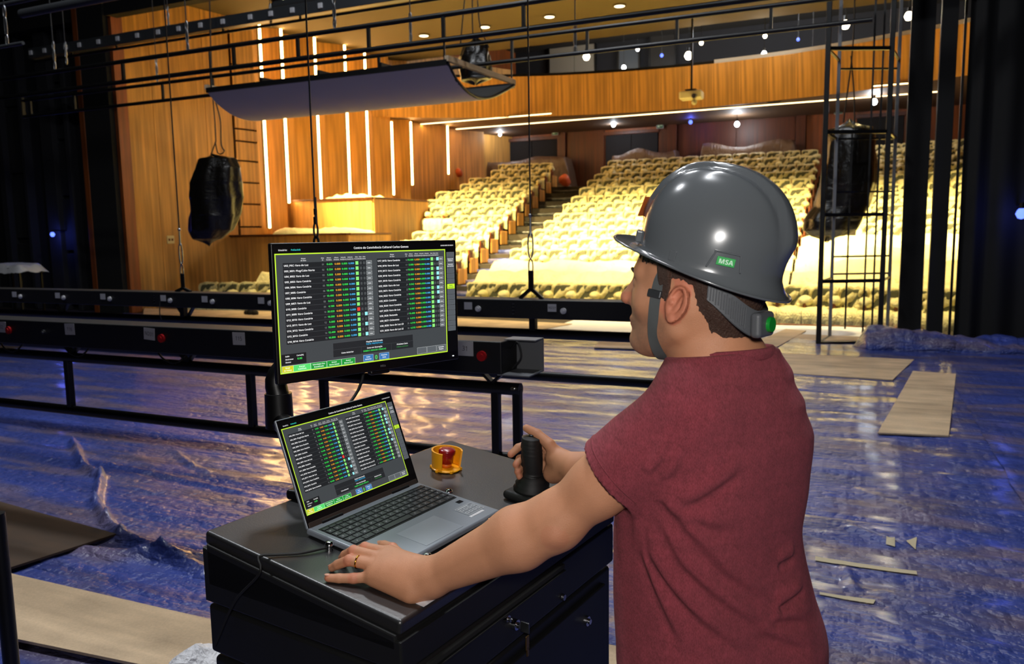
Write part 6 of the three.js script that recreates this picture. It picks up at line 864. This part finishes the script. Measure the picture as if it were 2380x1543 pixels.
  // seams as thin raised lines: sleeve head and cuff stitch
  const seam = (fn) => { const pts = []; for (let k = 0; k < 40; k++) { const q = fn(k / 40 * Math.PI * 2); let p = q; for (let i = 0; i < 6; i++) { const n = gradN(dShirt, p, 0.004); p = p.clone().addScaledVector(n, -(dShirt(p)) * 0.8); } if (Math.abs(dShirt(p)) < 0.004) pts.push(p); } return pts; };
  const sa = aL.clone(), sb = V(0, 1, 0).cross(sa).normalize(), sc = sa.clone().cross(sb);
  for (const [t, r] of [[cuffT - 0.07, 0.066]]) { const c = J.sL.clone().lerp(J.eL, t - (t < 0.3 ? 0.14 : 0)), pts = seam((a) => c.clone().addScaledVector(sb, Math.cos(a) * r).addScaledVector(sc, Math.sin(a) * r)); if (pts.length > 12) mesh('seam', local(tube(pts, 0.0012, 120, 5, pts.length > 38)), cloth, shirt); }
}
{ // trousers and shoes (below the frame)
  const g = surfaceNets((p) => Math.max(smin(Math.max(dTorso(p, -0.004), p.y - 0.90), Math.min(dLeg(p, hipL, kneeL, ankL, 0.014), dLeg(p, hipR, kneeR, ankR, 0.014)), 0.03), 0.06 - p.y), V(OB.x - 0.34, 0.04, OB.z - 0.34), V(OB.x + 0.34, 1.0, OB.z + 0.34), 0.014); mesh('trousers', local(g), std({ color: 0x1c2230, roughness: 0.9 }), man);
  for (const a of [ankL, ankR]) { const h = a.clone().setY(0.05), t = h.clone().addScaledVector(fB, 0.17).setY(0.042); const q = surfaceNets((p) => Math.max(smin(dCone(p, h, t, 0.045, 0.038), dCone(p, h, a, 0.045, 0.045), 0.02), 0.006 - p.y), V(Math.min(h.x, t.x) - 0.07, -0.01, Math.min(h.z, t.z) - 0.07), V(Math.max(h.x, t.x) + 0.07, 0.15, Math.max(h.z, t.z) + 0.07), 0.008); mesh('shoe', local(q), M.rubber, man); }
}
{ // hard hat
  const pit = rad(13.5), fT = fH.clone().setY(0).normalize().multiplyScalar(Math.cos(pit)).add(V(0, Math.sin(pit), 0)), lT = lH.clone(), uT = lT.clone().cross(fT).negate(); if (uT.y < 0) uT.negate();
  const O = V(-0.236, 1.606, -1.307), o = thing('hard_hat', 'grey ridged hard hat with chin strap worn by the man', 'hard hat', O);
  const hat = (phi, v, ins = 0) => { // phi 0 = front, pi/2 = left; v 0 top .. 0.8 rim .. 1 brim edge
    const c = Math.cos(phi), s = Math.sin(phi), t = Math.min(1, v / 0.8) * Math.PI / 2, A = (c > 0 ? 0.114 : 0.132) - ins, Bw = 0.108 - ins, H = 0.150 - ins;
    const rho = Math.pow(Math.sin(t), 0.86); let f = A * c * rho * (1 - 0.05 * sst(0.6, 1, rho) * 0), l = Bw * s * rho, u = H * Math.pow(Math.max(0, Math.cos(t)), 0.80);
    const bulge = 0.006 * Math.sin(Math.min(1, v / 0.8) * Math.PI); f += (c < 0 ? -bulge : 0) * -c * -1 * 0; f *= 1 - 0.045 * sst(0.8, 1, v / 0.8) * (v <= 0.8 ? 1 : 1);
    const rg = sst(0.030, 0.022, Math.abs(l)) * sst(0.02, 0.06, u), up = 0.0085 * rg; u += up * (0.4 + 0.6 * Math.cos(t)); f += up * c * Math.sin(t);
    const sg = Math.exp(-Math.pow((Math.abs(l) - 0.047) / 0.009, 2)) * sst(0.05, 0.10, u) * (0.4 + 0.6 * sst(0.3, -0.2, c)); u += 0.0042 * sg;
    if (v > 0.8) { const k = (v - 0.8) / 0.2, w = 0.009 + 0.040 * Math.pow(Math.max(0, c), 2.5) + 0.012 * Math.pow(Math.max(0, -c), 2); f += c * w * k; l += s * w * k; u += -0.010 * k - 0.010 * k * Math.max(0, -c) + 0.004 * k * k * Math.max(0, c) - 0.004 * Math.sin(k * 3); }
    u += 0.012 * Math.max(0, c) * sst(0.7, 1, v) - 0.010 * Math.max(0, -c) * sst(0.7, 1, v);
    return [f, u, l];
  };
  const W_ = ([f, u, l]) => V(0, 0, 0).addScaledVector(fT, f).addScaledVector(uT, u).addScaledVector(lT, l);
  const sh = (ins) => grid(96, 48, (a, b) => { const p = W_(hat(a * Math.PI * 2, Math.max(0.0005, b), ins)); return [p.x, p.y, p.z, a * 4, b * 2]; });
  const gm = phy({ color: 0x5a5e62, roughness: 0.22, clearcoat: 0.5, clearcoatRoughness: 0.06 }); gm.side = THREE.DoubleSide;
  mesh('shell', sh(0), gm, o); mesh('shell_lining', sh(0.003), M.rubber, o);
  { const pts = []; for (let k = 0; k < 64; k++) pts.push(W_(hat(k / 64 * Math.PI * 2, 1))); mesh('rim_bead', tube(pts, 0.0022, 128, 6, true), gm, o); }
  const cam = camera.matrixWorldInverse.copy(camera.matrixWorld).invert(), toPx = (p) => { const q = p.clone().applyMatrix4(cam); return [1190 + FPX * q.x / -q.z, 771.5 - FPX * q.y / -q.z]; };
  const find = (px, py, v0 = 0.3, v1 = 0.8) => { let best = 1e9, r = null; for (let i = 0; i < 240; i++) for (let j = 0; j <= 60; j++) { const a = i / 240 * Math.PI * 2, v = mix(v0, v1, j / 60), p = W_(hat(a, v)).add(O); if (Math.sin(a) < -0.2) continue; const q = toPx(p), d = Math.hypot(q[0] - px, q[1] - py); if (d < best) { best = d; r = [a, v]; } } return r; };
  const frameAt = ([a, v]) => { const p = W_(hat(a, v)), da = W_(hat(a + 0.02, v)).sub(W_(hat(a - 0.02, v))).normalize(), dv = W_(hat(a, v - 0.01)).sub(W_(hat(a, v + 0.01))).normalize(), n = da.clone().cross(dv).normalize(); if (n.dot(p) < 0) n.negate(); const x = da.clone(), y = n.clone().cross(x).normalize(); if (y.dot(uT) < 0) { y.negate(); x.negate(); } return [p, x, y, n]; };
  { // badge: raised frame and green plate with letters
    const [p, x, y, n] = frameAt(find(1686, 606)); const X = x.clone(); if (X.dot(fT) > 0) X.negate(); const Y = y, Z = X.clone().cross(Y); const Zs = Z.dot(n) < 0 ? -1 : 1;
    const b = (w, h, d, cx, cy, cz, mt, nm, skew = 0) => { const g = bx(w, h, d, cx, cy, cz, 0.0006); const q = g.attributes.position; if (skew) for (let i = 0; i < q.count; i++) q.setX(i, q.getX(i) + skew * (q.getY(i))); basis(g, p, X, Y, n); return mesh(nm, g, mt, o); };
    b(0.040, 0.0022, 0.0034, 0, 0.013, 0.0008, gm, 'badge_frame'); b(0.0024, 0.026, 0.0034, -0.022, 0, 0.0008, gm, 'badge_frame', 0.35); b(0.0024, 0.026, 0.0034, 0.022, 0, 0.0008, gm, 'badge_frame', -0.2);
    const c = document.createElement('canvas'); c.width = 192; c.height = 96; const k = c.getContext('2d'); k.fillStyle = '#2fa650'; k.fillRect(0, 0, 192, 96); k.fillStyle = '#d4f0da'; k.font = 'bold 78px sans-serif'; k.textAlign = 'center'; k.fillText('MSA', 96, 77); const t = new THREE.CanvasTexture(c); t.colorSpace = THREE.SRGBColorSpace;
    const pg = new THREE.PlaneGeometry(0.026, 0.0118); basis(pg, p.clone().addScaledVector(n, 0.0022).addScaledVector(Y, -0.0005), X, Y, X.clone().cross(Y)); const lm = std({ map: t, roughness: 0.4 }); lm.side = THREE.DoubleSide; mesh('badge_print', pg, lm, o).userData.label = 'green badge with pale letters'; b(0.0275, 0.013, 0.002, 0, -0.0005, 0.0008, std({ color: 0x2fa650, roughness: 0.4 }), 'badge_plate', 0);
  }
  { const [p, x, y, n] = frameAt([rad(22), 0.77]), g = bx(0.022, 0.020, 0.012, 0, 0, 0.003, 0.003); basis(g, p, x, y, x.clone().cross(y)); mesh('accessory_slot', g, gm, o); const [p2, x2, y2, n2] = frameAt([rad(0), 0.64]), g2 = bx(0.05, 0.034, 0.0012, 0, 0, 0.001, 0.0005); basis(g2, p2.addScaledVector(n2, 0.001), x2, y2, x2.clone().cross(y2)); mesh('front_sticker', g2, std({ color: 0xd06a2c, roughness: 0.5 }), o); }
  { const [p, x, y, n] = frameAt([rad(82), 0.79]), g = bx(0.012, 0.016, 0.004, 0, 0, 0, 0.001); basis(g, p, x, y, x.clone().cross(y)); mesh('side_clip', g, gm, o); }
  const bandM = std({ color: 0x54565a, roughness: 0.5 });
  // headband round the nape with ratchet
  const nape = (a, h) => { const c = Math.cos(a), s = Math.sin(a); return hp(0.102 * c * (c < 0 ? 1.06 : 0.95) - 0.010, h, 0.086 * s); };
  const bc = (a) => mix(0.030, -0.028, sst(rad(95), rad(165), a < Math.PI ? a : Math.PI * 2 - a)), bh = (a) => mix(0.020, 0.042, sst(rad(95), rad(140), a < Math.PI ? a : Math.PI * 2 - a));
  const strip = (r0) => grid(60, 8, (u, v) => { const a = mix(rad(112), rad(248), u), p = nape(a, bc(a) + (v - 0.5) * bh(a)), out = p.clone().sub(hp(-0.01, bc(a), 0)).setY(0).normalize(); p.addScaledVector(out, r0).sub(O); return [p.x, p.y, p.z, u, v]; });
  mesh('headband', [strip(0), strip(0.0035)], (() => { const m = bandM.clone(); m.side = THREE.DoubleSide; return m; })(), o);
  { const ribs = []; for (let k = 0; k < 16; k++) { const a = mix(rad(112), rad(146), k / 15), f = (h) => { const p = nape(a, h), out = p.clone().sub(hp(-0.01, bc(a), 0)).setY(0).normalize(); return p.addScaledVector(out, 0.0045).sub(O); }; const w = 0.32 + 0.08 * (k % 2); ribs.push(cyl(f(bc(a) - bh(a) * w), f(bc(a) + bh(a) * w), 0.0011, 0.0011, 5)); } const r = mesh('headband_ribs', ribs, bandM, o); r.userData.kind = 'stuff'; }
  { const a = rad(166), p = nape(a, bc(a)), out = p.clone().sub(hp(-0.01, bc(a), 0)).setY(0).normalize(), X = V(0, 1, 0).cross(out).normalize(), Y = out.clone().cross(X); const g = bx(0.052, 0.040, 0.018, 0, 0, 0, 0.007, 2); basis(g, p.clone().addScaledVector(out, 0.008).sub(O), X, Y, out); mesh('ratchet_housing', g, bandM, o); const k = cyl(V(0, 0, 0), V(0, 0, 0.006), 0.0125, 0.0115, 22); const side = out.clone(); basis(k, p.clone().addScaledVector(out, 0.0165).addScaledVector(X, 0.006).sub(O), X, Y, side); mesh('ratchet_button', k, phy({ color: 0x128a2e, roughness: 0.3, clearcoat: 0.3 }), o).userData.label = 'round green ratchet button'; }
  // chin strap traced along the cheek
  { const px = [[1563, 590], [1549, 625], [1534, 655], [1526, 690], [1521, 735], [1520, 780], [1531, 815], [1552, 838]], pts = px.map(([x, y]) => trace(dHead, x, y)).filter(Boolean);
    const under = [hp(0.035, -0.108, 0.02), hp(0.036, -0.112, 0), hp(0.035, -0.108, -0.02), hp(0.040, -0.08, -0.05), hp(0.042, -0.03, -0.066), hp(0.03, 0.03, -0.075)].map((q) => { let p = q; for (let i = 0; i < 8; i++) p = p.clone().addScaledVector(gradN(dHead, p), -dHead(p) * 0.8); return p; });
    const cv_ = new THREE.CatmullRomCurve3([...pts, ...under]), rib = (r0) => grid(90, 3, (u, v) => { const p = cv_.getPointAt(u), tg = cv_.getTangentAt(u), n = gradN(dHead, p, 0.004), s = tg.clone().cross(n).normalize(); const q = p.addScaledVector(n, r0).addScaledVector(s, (v - 0.5) * 0.019).sub(O); return [q.x, q.y, q.z, u * 20, v]; });
    const sm = std({ color: 0x5b5f60, roughness: 0.8, bumpMap: rep(knitTex, 2, 2), bumpScale: 0.0004 }); sm.side = THREE.DoubleSide; const st = mesh('chin_strap', [rib(0.0025), rib(0.0042)], sm, o);
    const bpp = trace(dHead, 1526, 684), n = gradN(dHead, bpp, 0.004), tg = pts[3].clone().sub(pts[2]).normalize(), s = tg.clone().cross(n).normalize(), g = bx(0.026, 0.013, 0.006, 0, 0, 0, 0.0025, 2); basis(g, bpp.clone().addScaledVector(n, 0.006).sub(O), s, tg, s.clone().cross(tg)); mesh('strap_buckle', g, M.greyMetal, o); }
}
renderer.render(scene, camera);
